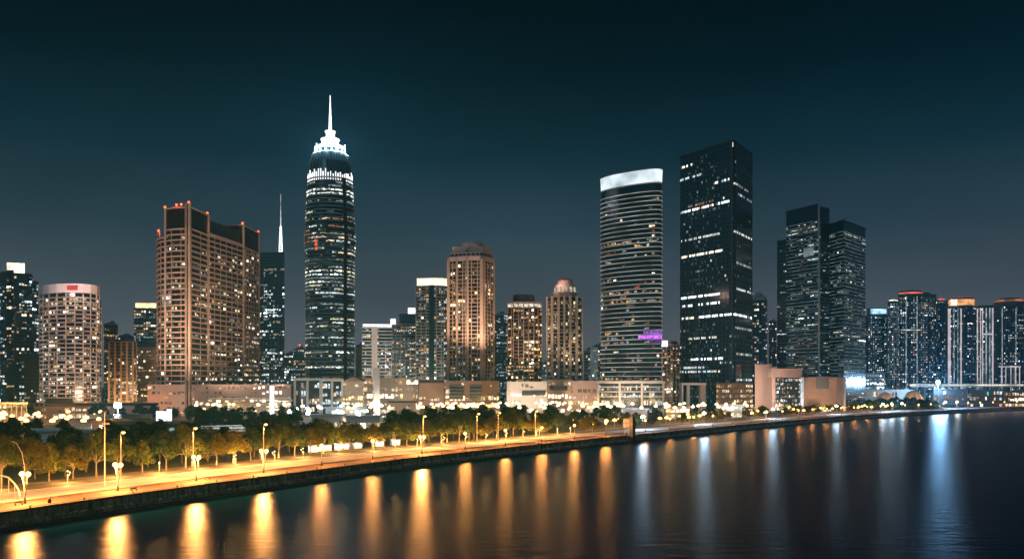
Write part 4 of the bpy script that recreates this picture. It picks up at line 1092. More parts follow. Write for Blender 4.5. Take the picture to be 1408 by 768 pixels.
c = centre(pl); b = MB(); x0, x1 = P2(470.5, 931)[0], P2(499.5, 931)[0]
b.faces([(x0, 931, z), (x1, 931, z), (x1, 976, z), (x0, 976, z), ((x0+x1)/2, 931, z+5), ((x0+x1)/2, 976, z+5)], [(0,1,4), (1,2,5,4), (2,3,5), (3,0,4,5)])
b.build("roof", M['tan'], t)
pl = plan((513, 900), (522, 900), (522, 906), (513, 906))
t = tower("white_pylon", "tall plain white pylon glowing at its foot in front of the tan arcade", pl, "pylon")
block(t, "shaft", pl, LAND, WZ(505, 900), mat("floodlit_white", (.55, .53, .52), .6)); b = MB(); b.prism(offset(pl, .5), LAND, LAND+3); b.build("plinth", M['grey'], t)
for px in (510, 517.5, 525): light("floodlight", (WX(px, 890), 889, LAND+4), 11000, (1, .9, .76), .8, t)
pl = plan((500, 960), (575, 965), (575, 1010), (500, 1010))
podium("tan_arcade", "long tan building with glowing arcades behind the white pylon", pl, 520, 960, M['cream'], 5, 4.2, 73, .42, WRM, cap=90)
pl = plan((576, 940), (611, 944), (611, 985), (576, 985))
t, z = podium("brown_box", "plain brown boxy building with a dark upper band, left of the stepped tower's podium", pl, 527, 940, M['brown'], 5, 5, 74, .04, WRM, cap=20)
b = MB(); b.prism(offset(pl, .2), z + .8, WZ(522, 940)); b.build("dark_attic", M['black'], t)
pl = plan((612.5, 930), (640, 927), (664, 926), (686, 944), (686, 985), (612.5, 985))
t, z = podium("panelled_podium", "tan podium with two big dark window panels under the stepped brown tower", pl, 524, 928, M['tan'], 5, 5, 75, .05, WRM, cap=30)
for (x0, x1, d) in ((618, 637, 926.2), (646, 662, 924.6)):
    b = MB(); q = plan((x0, d), (x1, d - .3), (x1, d + 3), (x0, d + 3)); b.prism(q, WZ(549, 927), WZ(529, 927)); b.build("window_panel", M['glass_dark'], t)
    b = MB()
    for k in range(5): b.prism(offset(q, .25), WZ(549 - k*4.6, 927), WZ(549 - k*4.6, 927) + .7)
    b.build("panel_louvre", M['grey'], t)
acc = []
for side, a, q, u, n, L in edges(pl):
    nb = max(1, round(L/3.5))
    for j in range(nb):
        tt = L*(j+.5)/nb; acc.append((a[0]+u[0]*tt+n[0]*.25, a[1]+u[1]*tt+n[1]*.25, LAND+9.5, u, 2.3, 3.2, random.Random(j).choice(['am3', 'am2', 'ww3'])))
for x, y, zc_, u, w, h, key in acc:
    o = bpy.data.objects.new("arcade_window", unit_pane(key)); COL.objects.link(o); o.parent = t
    o.location = (x-t.location[0], y-t.location[1], zc_-t.location[2]); o.rotation_euler = (0, 0, math.atan2(u[1], u[0])); o.scale = (w, 1, h)
pl = plan((697, 985), (752, 990), (752, 1030), (697, 1030))
t, z = podium("white_banded_podium", "low white podium with one dark window band under the dark drum tower", pl, 525, 985, M['white'], 4, 5, 76, .15, WRM, cap=40)
b = MB(); b.prism(offset(plan((718, 984), (750, 987), (750, 992), (718, 989)), .2), WZ(543, 985), WZ(537, 985)); b.build("window_band", M['glass_dark'], t)
pl = plan((753, 988), (786, 992), (786, 1030), (753, 1030))
t, z = podium("tan_podium", "tan podium with a recessed dark gallery under the tan stepped tower", pl, 522, 988, M['tan'], 5, 5, 77, .2, WRM, cap=40)
b = MB(); b.prism(offset(plan((756, 986), (780, 989), (780, 994), (756, 991)), .2), WZ(536, 985), WZ(530, 985)); b.build("gallery", M['glass_brown'], t)
pl = plan((787, 1000), (821, 1005), (821, 1040), (787, 1040))
podium("plain_grey_podium", "plain greyish podium between the tan podium and the white framed one", pl, 524, 1000, M['pink'], 5, 6, 78, .05, WRM, cap=20)
t, z = framed("white_bayed_podium", "wide white framed podium in three bays under the curved banded tower", 821.5, 913, 524, 925, 3, 79, M['white'], depth=26, key=('cw2', 'cw1', 'ww1', 'ww2'), rows=4, dens=.5)
b = MB()
for k in range(1, 4): b.prism(plan((823, 924), (912, 924), (912, 926), (823, 926)), WZ(552 - k*6.6, 925), WZ(552 - k*6.6, 925) + 1.1)
b.build("floor_band", M['white'], t)
# white portal before the black tower
a, q = P2(938, 950), P2(967, 955)
t = thing("white_portal", "free standing white portal frame at the black glass tower's foot", "portal", (a[0], a[1], LAND)); zt = WZ(526, 950)
b = MB(); b.box(a[0]-1.2, q[0]+1.5, 948, 960, zt - 2.4, zt); b.build("lintel", M['white'], t)
b = MB(); b.box(a[0]-.9, a[0]+1.0, 948.5, 959.5, LAND, zt - 2.4); b.box(a[0]+5.6, a[0]+8.2, 950, 956, LAND, zt - 2.4); b.build("post", M['white'], t)
b = MB(); b.box(q[0]-4.5, q[0]+1.2, 948.5, 959.5, LAND, zt - 2.4); b.build("wide_post", M['cream'], t)
pl = plan((985, 955), (1035, 985), (1035, 1010), (985, 990))
podium("brown_lit_annex", "low dark brown building full of small amber windows under the black tower", pl, 527, 960, M['brown'], 6, 2.8, 80, .55, [('am2', 2), ('am1', 3), ('ww2', 2), ('rd1', .3)], cap=70, wf=.6)
pl = plan((1038, 1040), (1062, 1046), (1062, 1080), (1038, 1080))
podium("pink_wall_block", "tall blank pink walled block right of the black tower", pl, 501, 1040, M['pink'], 1, 8, 81, 0, WRM, shop_p=.0, cap=5)
# slanting pink portal with lit glass
a, q = P2(1059, 1020), P2(1105, 1050)
t = thing("pink_portal_hall", "pink portal roof over a tall hall of white lit glass", "building", (a[0], a[1], LAND))
pl = plan((1066, 1024), (1100, 1046), (1108, 1080), (1072, 1070)); zt = WZ(519, 1030)
block(t, "glass_hall", pl, LAND, zt, M['glassp']); acc = []
rooms(acc, pl, LAND+1, (zt-LAND-1)/8, 8, 2.8, picker(82, .62, [('cw2', 2), ('cw3', .8), ('ww2', 2), ('ww1', 2)], rowvar=.25), wf=.6, hf=.62); link_windows(t, acc)
b = MB(); b.prism(plan((1056, 1016), (1103, 1044), (1110, 1085), (1064, 1075)), zt + .4, WZ(506, 1025)); b.build("portal_roof", M['pink'], t)
b = MB(); b.prism(plan((1061, 1018), (1066, 1021), (1068, 1030), (1063, 1028)), LAND, zt + .4); b.build("portal_post", M['pink'], t)
b = MB(); b.prism(plan((1101, 1046), (1104.5, 1048), (1106, 1056), (1102.5, 1054)), LAND, zt + .4); b.build("lit_post", M['led_w2'], t)
pl = plan((1105, 1035), (1150, 1030), (1160, 1036), (1163, 1048), (1162, 1080), (1106, 1080))
t, z = podium("brown_rounded_block", "dark brown block with one rounded corner, beside the pink portal hall", pl, 519, 1035, M['brown'], 5, 6, 83, .04, WRM, cap=12, shop_p=.25)
b = MB(); b.prism(plan((1122, 1030.5), (1140, 1029), (1140, 1036), (1122, 1036)), WZ(534, 1032), WZ(517, 1032)); b.build("grey_bay", M['dgrey'], t)
pl = plan((1160, 1300), (1216, 1310), (1216, 1345), (1160, 1345))
podium("low_white_offices", "low lit white office floors behind the brown rounded block", pl, 513, 1300, M['dgrey'], 8, 4, 84, .62, [('cw2', 2), ('cw3', .8), ('ww2', 1), ('cw1', 2), ('rd2', .15)], cap=80)
pl = plan((1162, 1240), (1255, 1262), (1255, 1285), (1162, 1275))
t, z = podium("long_pale_shed", "long low pale roofed shed with a glowing front behind the dark tree mound", pl, 536, 1240, M['cream'], 2, 5, 85, .5, WRM, cap=40)
# elevated pale concourse on piers
t = thing("elevated_concourse", "long pale lit concourse deck raised on piers before the far cluster", "viaduct", (*P2(1320, 1330), LAND))
q = plan((1252, 1310), (1420, 1330), (1420, 1352), (1252, 1332)); zt = WZ(527, 1320)
b = MB(); b.prism(q, zt - 5.2, zt - 3.4); b.build("deck", M['white'], t)
b = MB(); b.prism(offset(q, -2), zt - 1.0, zt); b.build("roof_slab", M['white'], t)
b = MB()
for i in range(34):
    px = 1253 + i*4.9; b.obox(P2(px, 1312.5 + (px-1252)*.12), (1, 0), 2.4, .1, zt - 3.4, zt - 1.0)
b.build("lit_glazing", led('concourse_light', (1, .86, .64), .9, .5, .05), t)
b = MB()
for i in range(12):
    px = 1256 + i*14; b.obox(P2(px, 1322 + (px-1252)*.12), (1, 0), 1.2, 4, LAND, zt - 5.2)
b.build("pier", M['grey'], t)
# two tent domes lit orange
for i, (px, r, lab) in enumerate(((1217, 13, "wide orange lit tent dome on the mound, the more leftward of the pair"), (1256, 15, "taller orange lit tent dome on the mound beside the concourse deck"))):
    c = P2(px, 1180); zt = WZ(548, 1180)
    t = thing("tent_dome", lab, "tent", (c[0], c[1], LAND))
    b = MB(); b.lathe(c, [(r*1.02, LAND+8), (r, zt-6), (r*.82, zt+1), (r*.5, zt+6+i*2), (r*.12, zt+8.5+i*2.5), (.2, zt+9.5+i*3)], 20); o = b.build("canvas", mat("canvas_" + str(i), (.62, .45, .30), .8), t, True)
    b = MB(); b.lathe(c, [(r*1.05, LAND), (r*1.05, LAND+8)], 20); b.build("base_wall", M['cream'], t)
    b = MB()
    for k in range(10):
        a = 2*math.pi*k/10; pr = [(r*1.03, LAND+8), (r*1.01, zt-6), (r*.83, zt+1.2), (r*.51, zt+6.3+i*2), (r*.13, zt+8.9+i*2.5)]
        b.path([(c[0]+q_*math.cos(a), c[1]+q_*math.sin(a), z_) for q_, z_ in pr], [.28]*5, 5)
    b.build("rib", M['brown'], t)
    for sx in (-1, 1): light("floodlight", (c[0]+sx*r*.9, c[1]-r-8, zt-2), 11000, (1, .46, .13), 1.2, t)
# dark low buildings right, beneath the concourse
for (x0, x1, y, d, nm, lab, sd) in ((1284, 1330, 535, 1225, "dark_depot", "dark low depot with few lights below the concourse deck", 86),
                                 (1334, 1378, 536, 1245, "green_signed_depot", "dark low depot with a green sign and white strips below the deck", 87),
                                 (1382, 1440, 538, 1260, "amber_depot", "low building with amber lit bays at the right edge", 88)):
    pl = plan((x0, d), (x1, d+6), (x1, d+30), (x0, d+30)); t, z = podium(nm, lab, pl, y, d, M['dgrey'], 3, 4.5, sd, .3 if sd < 88 else .6, WRM + [('cw2', 1)], cap=30, shop_p=.3 if sd < 88 else .9)
    if sd == 87: block(t, "green_sign", plan((1357, d), (1359.5, d), (1359.5, d+2), (1357, d+2)), WZ(543, d), WZ(538, d), M['gn2'])

# left: orange market hall, long dark roofed block, station roofs
def open_hall(name, label, x0, x1, ytop, d, roofm, seed, key, depth=30, n=9, cat="market hall", th=1.6, sp=True):
    pl = plan((x0, d), (x1, d+4), (x1, d+4+depth), (x0, d+depth)); t = tower(name, label, pl, cat); zt = WZ(ytop, d)
    b = MB(); b.prism(offset(pl, 1.5), zt - th, zt); b.build("roof", roofm, t)
    a, q = P2(x0, d), P2(x1, d+4); b = MB()
    for i in range(n+1):
        f = i/n
        for dd in (.8, depth-.8): b.obox((a[0]+(q[0]-a[0])*f, a[1]+(q[1]-a[1])*f+dd), (1, 0), .35, .35, LAND, zt - th)
    b.build("column", M['grey'], t)
    q2 = plan((x0+1, d+depth*.55), (x1-1, d+4+depth*.55), (x1-1, d+depth), (x0+1, d+depth-2)); block(t, "rear_wall", q2, LAND, zt - th - .1, M['cream'])
    acc = []; rooms(acc, q2, LAND, max(3.4, (zt-th-LAND)/3), 3, 4, picker(seed, .55, key, rowvar=.3), hf=.6); link_windows(t, acc, 40)
    return t, zt
open_hall("market_hall", "long market hall at the left edge glowing orange under a flat roof", -40, 36, 553, 770, M['cream'], 90, [('am3', 2), ('am2', 2), ('ww2', 1)], n=11)
for px in (2, 20, 34): light("floodlight", (WX(px, 758), 757, WZ(548, 760)), 26000, (1, .52, .16), 1)
pl = plan((40, 812), (213, 836), (213, 870), (40, 860))
t, z = podium("long_dark_roofed_block", "long low pinkish block under a dark flat roof behind the market lamps", pl, 558, 812, M['pink'], 2, 5, 91, .35, WRM, cap=60)
b = MB(); b.prism(offset(pl, 3), z, z + 2.2); b.build("roof", M['black'], t)
b = MB(); b.prism(plan((62, 830), (100, 832), (100, 850), (62, 850)), z + 2.2, z + 7); b.build("roof_plant", M['black'], t)
def roofed(name, label, x0, x1, ytop, d, wallm, roofm, seed, dens, pal, depth=22, nfl=2, cat="pavilion", slope=0.0, shop_p=.5, th=.9):
    pl = plan((x0, d), (x1, d+3), (x1, d+3+depth), (x0, d+depth)); t, z = podium(name, label, pl, ytop, d, wallm, nfl, 4.5, seed, dens, pal, cat, cap=24, corn=False, shop_p=shop_p)
    b = MB(); o = offset(pl, 1.6)
    vs = [(x, y, z + (slope*(y-d) if slope else 0)) for x, y in o]; n = len(o)
    b.faces(vs + [(x, y, zz_+th) for x, y, zz_ in vs], [tuple(range(n-1, -1, -1)), tuple(range(n, 2*n))] + [(i, (i+1) % n, n+(i+1) % n, n+i) for i in range(n)])
    b.build("roof", roofm, t); return t
roofed("white_box_building", "plain pale grey boxy building among the dark trees, lower left", 47, 78, 593, 430, M['white'], M['white'], 92, 0, WRM, depth=16, shop_p=0)
roofed("low_canopy_building", "low building with a pale canopy beside the grey box among dark trees", 80, 128, 595, 450, M['grey'], M['cream'], 93, .2, WRM, depth=16)
roofed("station_roof", "dark teal roofed station hall lit blue white beneath, below the floodlight mast", 126, 204, 577, 600, M['grey'], M['glass_teal'], 94, .3, [('cw2', 1), ('cw1', 1)], depth=26, slope=.08)
roofed("second_station_roof", "darker low station roof stretching in front of the pink podium wing", 150, 262, 585, 520, M['dgrey'], M['black'], 95, .1, COOL, depth=18, slope=.05)
roofed("glass_pavilion", "wide blue white lit pavilion roof before the framed halls", 448, 502, 561, 735, M['white'], led('pavilion_roof', (.62, .84, 1.0), .55, .8, .08), 96, .8, [('cw3', 1), ('cw2', 2)], depth=24, shop_p=1)
roofed("low_glass_kiosk", "low white lit glass kiosk in the plaza before the supertall", 428, 470, 571, 640, M['white'], M['white'], 97, .9, [('cw3', 1), ('ww3', 1)], depth=14, nfl=1, shop_p=1)
roofed("long_lit_kiosk", "long low lit kiosk right of the glass kiosk on the plaza", 476, 522, 573, 630, M['white'], M['white'], 98, .9, [('ww3', 1), ('cw3', 1)], depth=14, nfl=1, shop_p=1)
roofed("dark_pavilion", "dark roofed pavilion in the trees below the tan arcade", 536, 572, 553, 760, M['cream'], M['black'], 99, .4, WRM, depth=20)
roofed("dark_rest_house", "small dark rest house with one lit strip among the trees, under the panelled podium", 618, 642, 570, 560, M['dgrey'], M['black'], 100, .3, WRM, depth=14, nfl=1)
roofed("violet_canopy", "low canopy lit violet white on the plaza before the bayed podium", 858, 890, 563, 760, M['white'], led('canopy_violet', (.72, .74, 1.0), .7, .6, .1), 101, .8, [('cw3', 1), ('cw2', 1)], depth=18, nfl=1, shop_p=1)
roofed("gold_canopy", "low golden lit canopy hall behind the trees left of the bayed podium", 770, 806, 559, 790, M['cream'], M['cream'], 102, .9, [('am3', 1), ('ww3', 1)], depth=18, nfl=2, shop_p=1)
roofed("tan_canopy", "low tan canopy with white lights before the white portal", 916, 948, 560, 815, M['cream'], M['cream'], 103, .8, [('ww3', 1), ('am3', 1)], depth=18, nfl=2, shop_p=1)
roofed("pale_kiosk", "pale flat roofed kiosk under the brown lit annex", 992, 1020, 557, 850, M['white'], M['white'], 104, .7, [('cw2', 1), ('ww3', 1)], depth=14, nfl=2, shop_p=1)
# parking deck with a row of white vans
pl = plan((276, 478), (338, 486), (338, 502), (276, 494))
t = tower("parking_deck", "flat concrete parking deck among the dark trees with white vans on top", pl, "car park"); zdk = WZ(591, 480)
b = MB(); b.prism(pl, zdk - 1, zdk); b.build("deck", M['grey'], t)
b = MB(); b.prism(offset(pl, -.8), LAND, zdk - 1); b.build("wall", M['dgrey'], t)
def van_parts(root):
    b = MB(); b.prism([(-2.4, -.95), (2.0, -.95), (2.0, .95), (-2.4, .95)], .45, 1.2); b.prism([(-2.4, -.93), (1.1, -.93), (1.1, .93), (-2.4, .93)], 1.2, 2.25, 0, [(-2.3, -.8), (.6, -.8), (.6, .8), (-2.3, .8)])
    body = b.build("body", mat("van_white", (.8, .8, .8), .35), root)
    b = MB(); b.box(-2.0, .75, -.965, -.90, 1.32, 1.95); b.faces([(1.12, -.8, 1.25), (1.12, .8, 1.25), (.72, .72, 2.1), (.72, -.72, 2.1)], [(0, 1, 2, 3)]); win = b.build("window", M['glass_dark'], root)
    out = [(body, []), (win, [])]
    for sx in (-1.5, 1.3):
        for sy in (-.9, .9):
            b = MB(); b.tube((sx, sy-.1, .36), (sx, sy+.1, .36), .36, .36, 12); out.append((b.build("wheel", M['iron'], root), []))
    return out
def chain(root, items): return items
order = ["first", "second", "third", "fourth", "fifth", "sixth", "seventh", "eighth", "ninth", "tenth", "eleventh", "twelfth", "thirteenth", "fourteenth", "fifteenth", "sixteenth", "seventeenth", "eighteenth", "nineteenth", "twentieth"]
vr = thing("parked_van", "first white van from the left on the parking deck", "van", (0, 0, 0), "white vans parked on the deck"); vch = van_parts(vr)
for i in range(8):
    c = P2(281 + i*7.2, 484 + i*.9)
    if i == 0: vr.location = (*c, zdk)
    else: copy_tree(vr, vch, (*c, zdk), 0, 1, "%s white van from the left on the parking deck" % order[i])
light("deck_light", (WX(300, 470), 474, zdk + 9), 5200, (1, .95, .88), .8)
light("deck_light", (WX(325, 470), 476, zdk + 9), 5200, (1, .95, .88), .8)
# small white kiosks under the roadside trees
kr = thing("park_kiosk", "lit white park kiosk under the roadside trees", "kiosk", (0, 0, 0), "lit kiosks under the trees")
kch = []
b = MB(); b.box(-2.2, 2.2, -1.6, 1.6, 0, 3.0); kch.append((b.build("wall", M['white'], kr), []))
b = MB(); b.box(-2.7, 2.7, -2.1, 2.1, 3.0, 3.25); kch.append((b.build("roof", M['grey'], kr), []))
b = MB(); b.box(-1.8, 1.8, -1.66, -1.6, .9, 2.6); kch.append((b.build("lit_front", M['led_w'], kr), []))
for i, px in enumerate((427, 435, 446, 463, 474, 487, 520, 543)):
    d = gd(0) if False else 0
    # on the footpath's far side, 62 m from the quay
    j = min(range(len(QC)), key=lambda j: abs(704 + F*qoff(j, 62)[0]/qoff(j, 62)[1] - px) if qoff(j, 62)[1] > 100 else 1e9)
    c = qoff(j, 62)
    lab = "%s lit white kiosk from the left under the roadside trees" % order[i]
    if i == 0: kr.location = (*c, LAND); kr['label'] = lab; kr.rotation_euler = (0, 0, .35)
    else: copy_tree(kr, kch, (*c, LAND), .35 + .2*(i % 3), 1, lab)
    light("kiosk_light", (c[0]-1, c[1]-4, LAND + 3.4), 900, (1, .93, .8), .4)

# ------------------------------------------------------------------ lamps
SOD, WRMC, WHT = (1.0, .33, .075), (1.0, .56, .22), (.93, .97, 1.0)
def twin_lamp(name, label, c, nrm, power, twin=True, group="twin headed promenade lamps", h=8.0):
    r = thing(name, label, "street lamp", (*c, LAND), group)
    b = MB(); b.lathe(c, [(.42, LAND+.02), (.42, LAND+.35), (.26, LAND+.6), (.22, LAND+1.5), (.14, LAND+1.7)], 10); b.build("base", M['iron'], r)
    for s in ((-1, 1) if twin else (0,)):
        tx, ty = c[0]+nrm[0]*1.25*s, c[1]+nrm[1]*1.25*s
        b = MB(); b.path([(c[0]+nrm[0]*.12*s, c[1]+nrm[1]*.12*s, LAND+1.5), (c[0]+nrm[0]*.5*s, c[1]+nrm[1]*.5*s, LAND+h*.62), (tx, ty, LAND+h-.35)], [.12, .10, .07], 7); b.build("pole", M['pole'], r)
        b = MB(); b.lathe((tx, ty), [(.16, LAND+h-.5), (.42, LAND+h-.36), (.44, LAND+h-.3)], 10); b.lathe((tx, ty), [(.44, LAND+h+.34), (.30, LAND+h+.48), (.08, LAND+h+.62)], 10); hd = b.build("lantern", M['iron'], r)
        b = MB(); b.ball((tx, ty, LAND+h), .68, 0, 10, 6); b.build("bulb", M['bulb_o'], hd)
    light("lamp_light", (c[0], c[1], LAND+h), power, SOD, .75, r)
    return r
S0 = s_near(-134.8+9, 241.5)     # arc length of the first lamp
lamp_s = [s_px(px, 11) for px in (34, 162.5, 270, 363, 442, 512.5, 580, 639.5, 695, 745, 790, 833)]
S0 = lamp_s[0]
PW = 98000
for i, s_ in enumerate(lamp_s):
    c = qs(s_, 11); tw = i in (0, 1, 2, 3, 6)
    twin_lamp("promenade_lamp", ("%s promenade lamp from the near end of the quay, with two sodium heads" if tw else "%s promenade lamp from the near end of the quay, a single sodium head") % order[i], c, qnorm(s_), PW, tw)
# further lamps, one kind, beyond the dark pillar
fr = twin_lamp("far_promenade_lamp", "small single headed lamp on the far quay beyond the dark pillar", qs(lamp_s[-1]+52, 11), (0, 1), PW*.19, False, "far promenade lamps")
fch = [(c, [(g, []) for g in kids(c)]) for c in kids(fr)]
s_ = lamp_s[-1] + 52
for i in range(1, 27):
    s_ += 34 + (i % 3)*2
    copy_tree(fr, fch, (*qs(s_, 11), LAND))

def mast(name, label, c, h, power, col, group, bulb='bulb_o', rr=.6, arm=1.2, nrm=(1, 0)):
    r = thing(name, label, "street lamp", (*c, LAND), group)
    b = MB(); b.path([(c[0], c[1], LAND), (c[0], c[1], LAND+h-.3)], [.17, .09], 8); b.build("pole", M['pole'], r)
    tx, ty = c[0]+nrm[0]*arm, c[1]+nrm[1]*arm
    b = MB(); b.path([(c[0], c[1], LAND+h-.3), (c[0]+nrm[0]*arm*.4, c[1]+nrm[1]*arm*.4, LAND+h+.25), (tx, ty, LAND+h+.35)], [.08, .07, .06], 6); b.build("arm", M['pole'], r)
    b = MB(); b.lathe((tx, ty), [(.5, LAND+h+.22), (.42, LAND+h+.42), (.1, LAND+h+.55)], 10); hd = b.build("lantern", M['iron'], r)
    b = MB(); b.ball((tx, ty, LAND+h), rr, 0, 10, 6, .7); b.build("bulb", M[bulb], hd)
    light("lamp_light", (tx, ty, LAND+h-.75), power, col, rr + .05, r, 'SPOT', None, R(128)); return r
for i, s_ in enumerate([s_px(px, 38.5) for px in (166, 266, 362.5, 582, 656, 685, 736)]):
    c = qs(s_, 38.5); n = qnorm(s_)
    mast("roadside_mast", "%s tall roadside lamp mast from the near end, behind the road" % order[i], c, 16.0, 60000 if i else 20000, SOD, "tall masts behind the road", nrm=(-n[0], -n[1]))
# the unlit camera mast and the curved pole at the left
c = P2(144, 279)
r = thing("camera_mast", "tall slim unlit pale mast with a short crossbar beside the road", "mast", (*c, LAND)); hm = WZ(567, 279)
b = MB(); b.path([(*c, LAND), (*c, hm)], [.20, .10], 8); b.build("pole", M['white'], r)
b = MB(); b.box(c[0]-.9, c[0]+1.5, c[1]-.1, c[1]+.1, WZ(582, 279)-.25, WZ(582, 279)+.25); b.build("crossbar", M['grey'], r)
b = MB(); b.box(c[0]-.35, c[0]+.35, c[1]-.3, c[1]+.2, hm, hm+.5); b.build("camera_box", M['dgrey'], r)
c = P2(33, 262)
r = thing("curved_pole", "thin curved pale pole leaning over behind the first promenade lamp", "pole", (*c, LAND))
b = MB(); b.path([(*c, LAND), (c[0]+.1, c[1], WZ(640, 262)), (c[0]-.6, c[1], WZ(622, 262)), (c[0]-2.2, c[1], WZ(609, 262)), (c[0]-3.6, c[1], WZ(606, 262))], [.13, .11, .09, .07, .06], 7); b.build("pole", M['pole'], r)
b = MB(); b.ball((c[0]-3.9, c[1], WZ(606, 262)-.1), .3, 0, 8, 5, .5); b.build("unlit_head", M['iron'], r)
c = P2(22, 248)
r = thing("curved_ramp_rail", "pale curved ramp rail rising at the left edge of the road", "railing", (*c, LAND))
pts = [(WX(27, 246), 246, WZ(681, 246)), (WX(26, 246), 246, WZ(674, 246)), (WX(20, 247), 247, WZ(664, 247)), (WX(12, 248), 248, WZ(656, 248)), (WX(2, 249), 249, WZ(653, 249)), (WX(-8, 250), 250, WZ(652, 250))]
b = MB(); b.path(pts, [.22]*6, 7); b.build("rail", M['white'], r)
b = MB()
for p in pts[1:]: b.tube((p[0], p[1], LAND), p, .09, .09, 6)
b.build("rail_post", M['pole'], r)
# litter bin and bench on the promenade, bollards
c = P2(68, gd(691)); r = thing("litter_bin", "small dark litter bin at the promenade's edge near the first lamp", "bin", (*c, LAND+.03))
b = MB(); b.lathe(c, [(.42, LAND+.03), (.5, LAND+1.05), (.46, LAND+1.1)], 12); b.build("body", M['iron'], r)
b = MB(); b.lathe(c, [(.54, LAND+1.12), (.4, LAND+1.4), (.1, LAND+1.45)], 12); b.build("lid", M['dgrey'], r)
for i, (px, py, lab) in enumerate(((184, 674.5, "slatted bench on the promenade near the second lamp"), (285, 659, "slatted bench on the promenade near the third lamp"), (26, 694, "slatted bench at the foot of the first promenade lamp"))):
    c = P2(px, gd(py)); r = thing("park_bench", lab, "bench", (*c, LAND+.03), "promenade benches"); u = (.42, .9)
    b = MB(); b.obox(c, u, 1.3, .28, LAND+.48, LAND+.56); b.build("seat", M['brown'], r)
    b = MB(); b.obox((c[0]-.28, c[1]+.13), u, 1.3, .04, LAND+.62, LAND+1.05); b.build("backrest", M['brown'], r)
    for sgn in (-1, 1):
        b = MB(); b.obox((c[0]+u[0]*sgn, c[1]+u[1]*sgn), u, .06, .26, LAND+.03, LAND+.48); b.build("leg", M['iron'], r)
# the dark pillar at the bend and the sign box beside it
c = (P2(870, 548)[0], 549.5); c = (c[0], c[1])
r = thing("dark_pillar", "tall dark square pillar standing in the water against the sea wall's bend", "pillar", (*c, 0))
zp = WZ(574, 548); u = (.72, .69)
b = MB(); b.obox(c, u, 1.35, 1.35, -2, zp); b.build("shaft", M['black'], r)
b = MB(); b.obox(c, u, 1.7, 1.7, zp, zp+.6); b.obox(c, u, 1.6, 1.6, 4.2, 4.8); b.build("collar", M['dgrey'], r)
c = P2(861.5, 556); r = thing("sign_box", "pale square sign board on a post beside the dark pillar", "sign", (*c, LAND))
b = MB(); b.box(c[0]-2.0, c[0]+2.0, c[1]-.35, c[1]+.35, WZ(587, 556), WZ(575.5, 556)); b.build("panel", M['white'], r)
b = MB(); b.box(c[0]-2.15, c[0]+2.15, c[1]-.42, c[1]-.36, WZ(581.6, 556), WZ(581, 556)); b.box(c[0]-2.15, c[0]+2.15, c[1]-.5, c[1]+.5, WZ(575.4, 556), WZ(574.6, 556)); b.build("frame", M['grey'], r)
for sx in (-1.3, 1.3):
    b = MB(); b.tube((c[0]+sx, c[1], LAND), (c[0]+sx, c[1], WZ(587.1, 556)), .18, .18, 8); b.build("post", M['pole'], r)
# floodlight mast, billboards
c = P2(162, 690); r = thing("floodlight_mast", "very bright white floodlight mast over the station roofs", "floodlight", (*c, LAND)); zf = WZ(557, 690)
b = MB(); b.path([(*c, LAND), (*c, zf-1.5)], [.35, .22], 8); b.build("pole", M['pole'], r)
b = MB(); b.box(c[0]-2.8, c[0]+2.8, c[1]-.3, c[1]+.5, zf-2.0, zf+2.2); hd = b.build("lamp_rack", M['grey'], r)
for ix in range(5):
    for iz in range(3):
        b = MB(); b.lathe((0, 0), [(.46, -.05), (.5, .12), (.2, .2)], 10)
        o = bpy.data.objects.new("floodlight_head", b.mesh("floodlight_head", M['bulb_c'])); COL.objects.link(o); o.parent = hd
        o.rotation_euler = (R(90), 0, 0); p = root_loc(hd); o.location = (c[0]-2.2+ix*1.1-p[0], c[1]-.45-p[1], zf-1.3+iz*1.4-p[2])
light("lamp_light", (c[0], c[1]-2.2, zf), 90000, (.86, .95, 1), 2.2, r)
for i, (x0, x1, y0, y1, d, lab) in enumerate(((215, 228, 565, 580, 690, "wider cyan white glowing billboard before the pink podium"), (229.5, 236, 562, 578, 694, "narrower cyan white glowing billboard behind the wider one"))):
    c = P2((x0+x1)/2, d); r = thing("led_billboard", lab, "billboard", (*c, LAND))
    w = (x1-x0)/F*d/2; b = MB(); b.box(c[0]-w, c[0]+w, c[1]-.3, c[1], WZ(y1, d), WZ(y0, d)); b.build("screen", M['screen'], r)
    b = MB(); b.box(c[0]-w-.3, c[0]+w+.3, c[1]+.02, c[1]+.8, WZ(y1, d)-.3, WZ(y0, d)+.3); b.build("cabinet", M['dgrey'], r)
    b = MB(); b.tube((c[0], c[1]+.5, LAND), (c[0], c[1]+.5, WZ(y1, d)-.3), .4, .4, 8); b.build("post", M['pole'], r)
    light("screen_light", (c[0], c[1]-3, WZ((y0+y1)/2, d)), 9000, (.72, .95, 1), 2, r)
c = P2(1290, 1225); r = thing("blue_white_beacon_mast", "bright blue white floodlight on a mast beside the concourse deck", "floodlight", (*c, LAND)); zf = WZ(525, 1225)
b = MB(); b.path([(*c, LAND), (*c, zf-2)], [.5, .3], 8); b.build("pole", M['pole'], r)
b = MB(); b.ball((c[0], c[1], zf), 2.6, 0, 14, 8); b.build("lamp_globe", M['bulb_b'], r)
light("lamp_light", (c[0], c[1]-3, zf), 520000, (.30, .60, 1), 5.0, r)

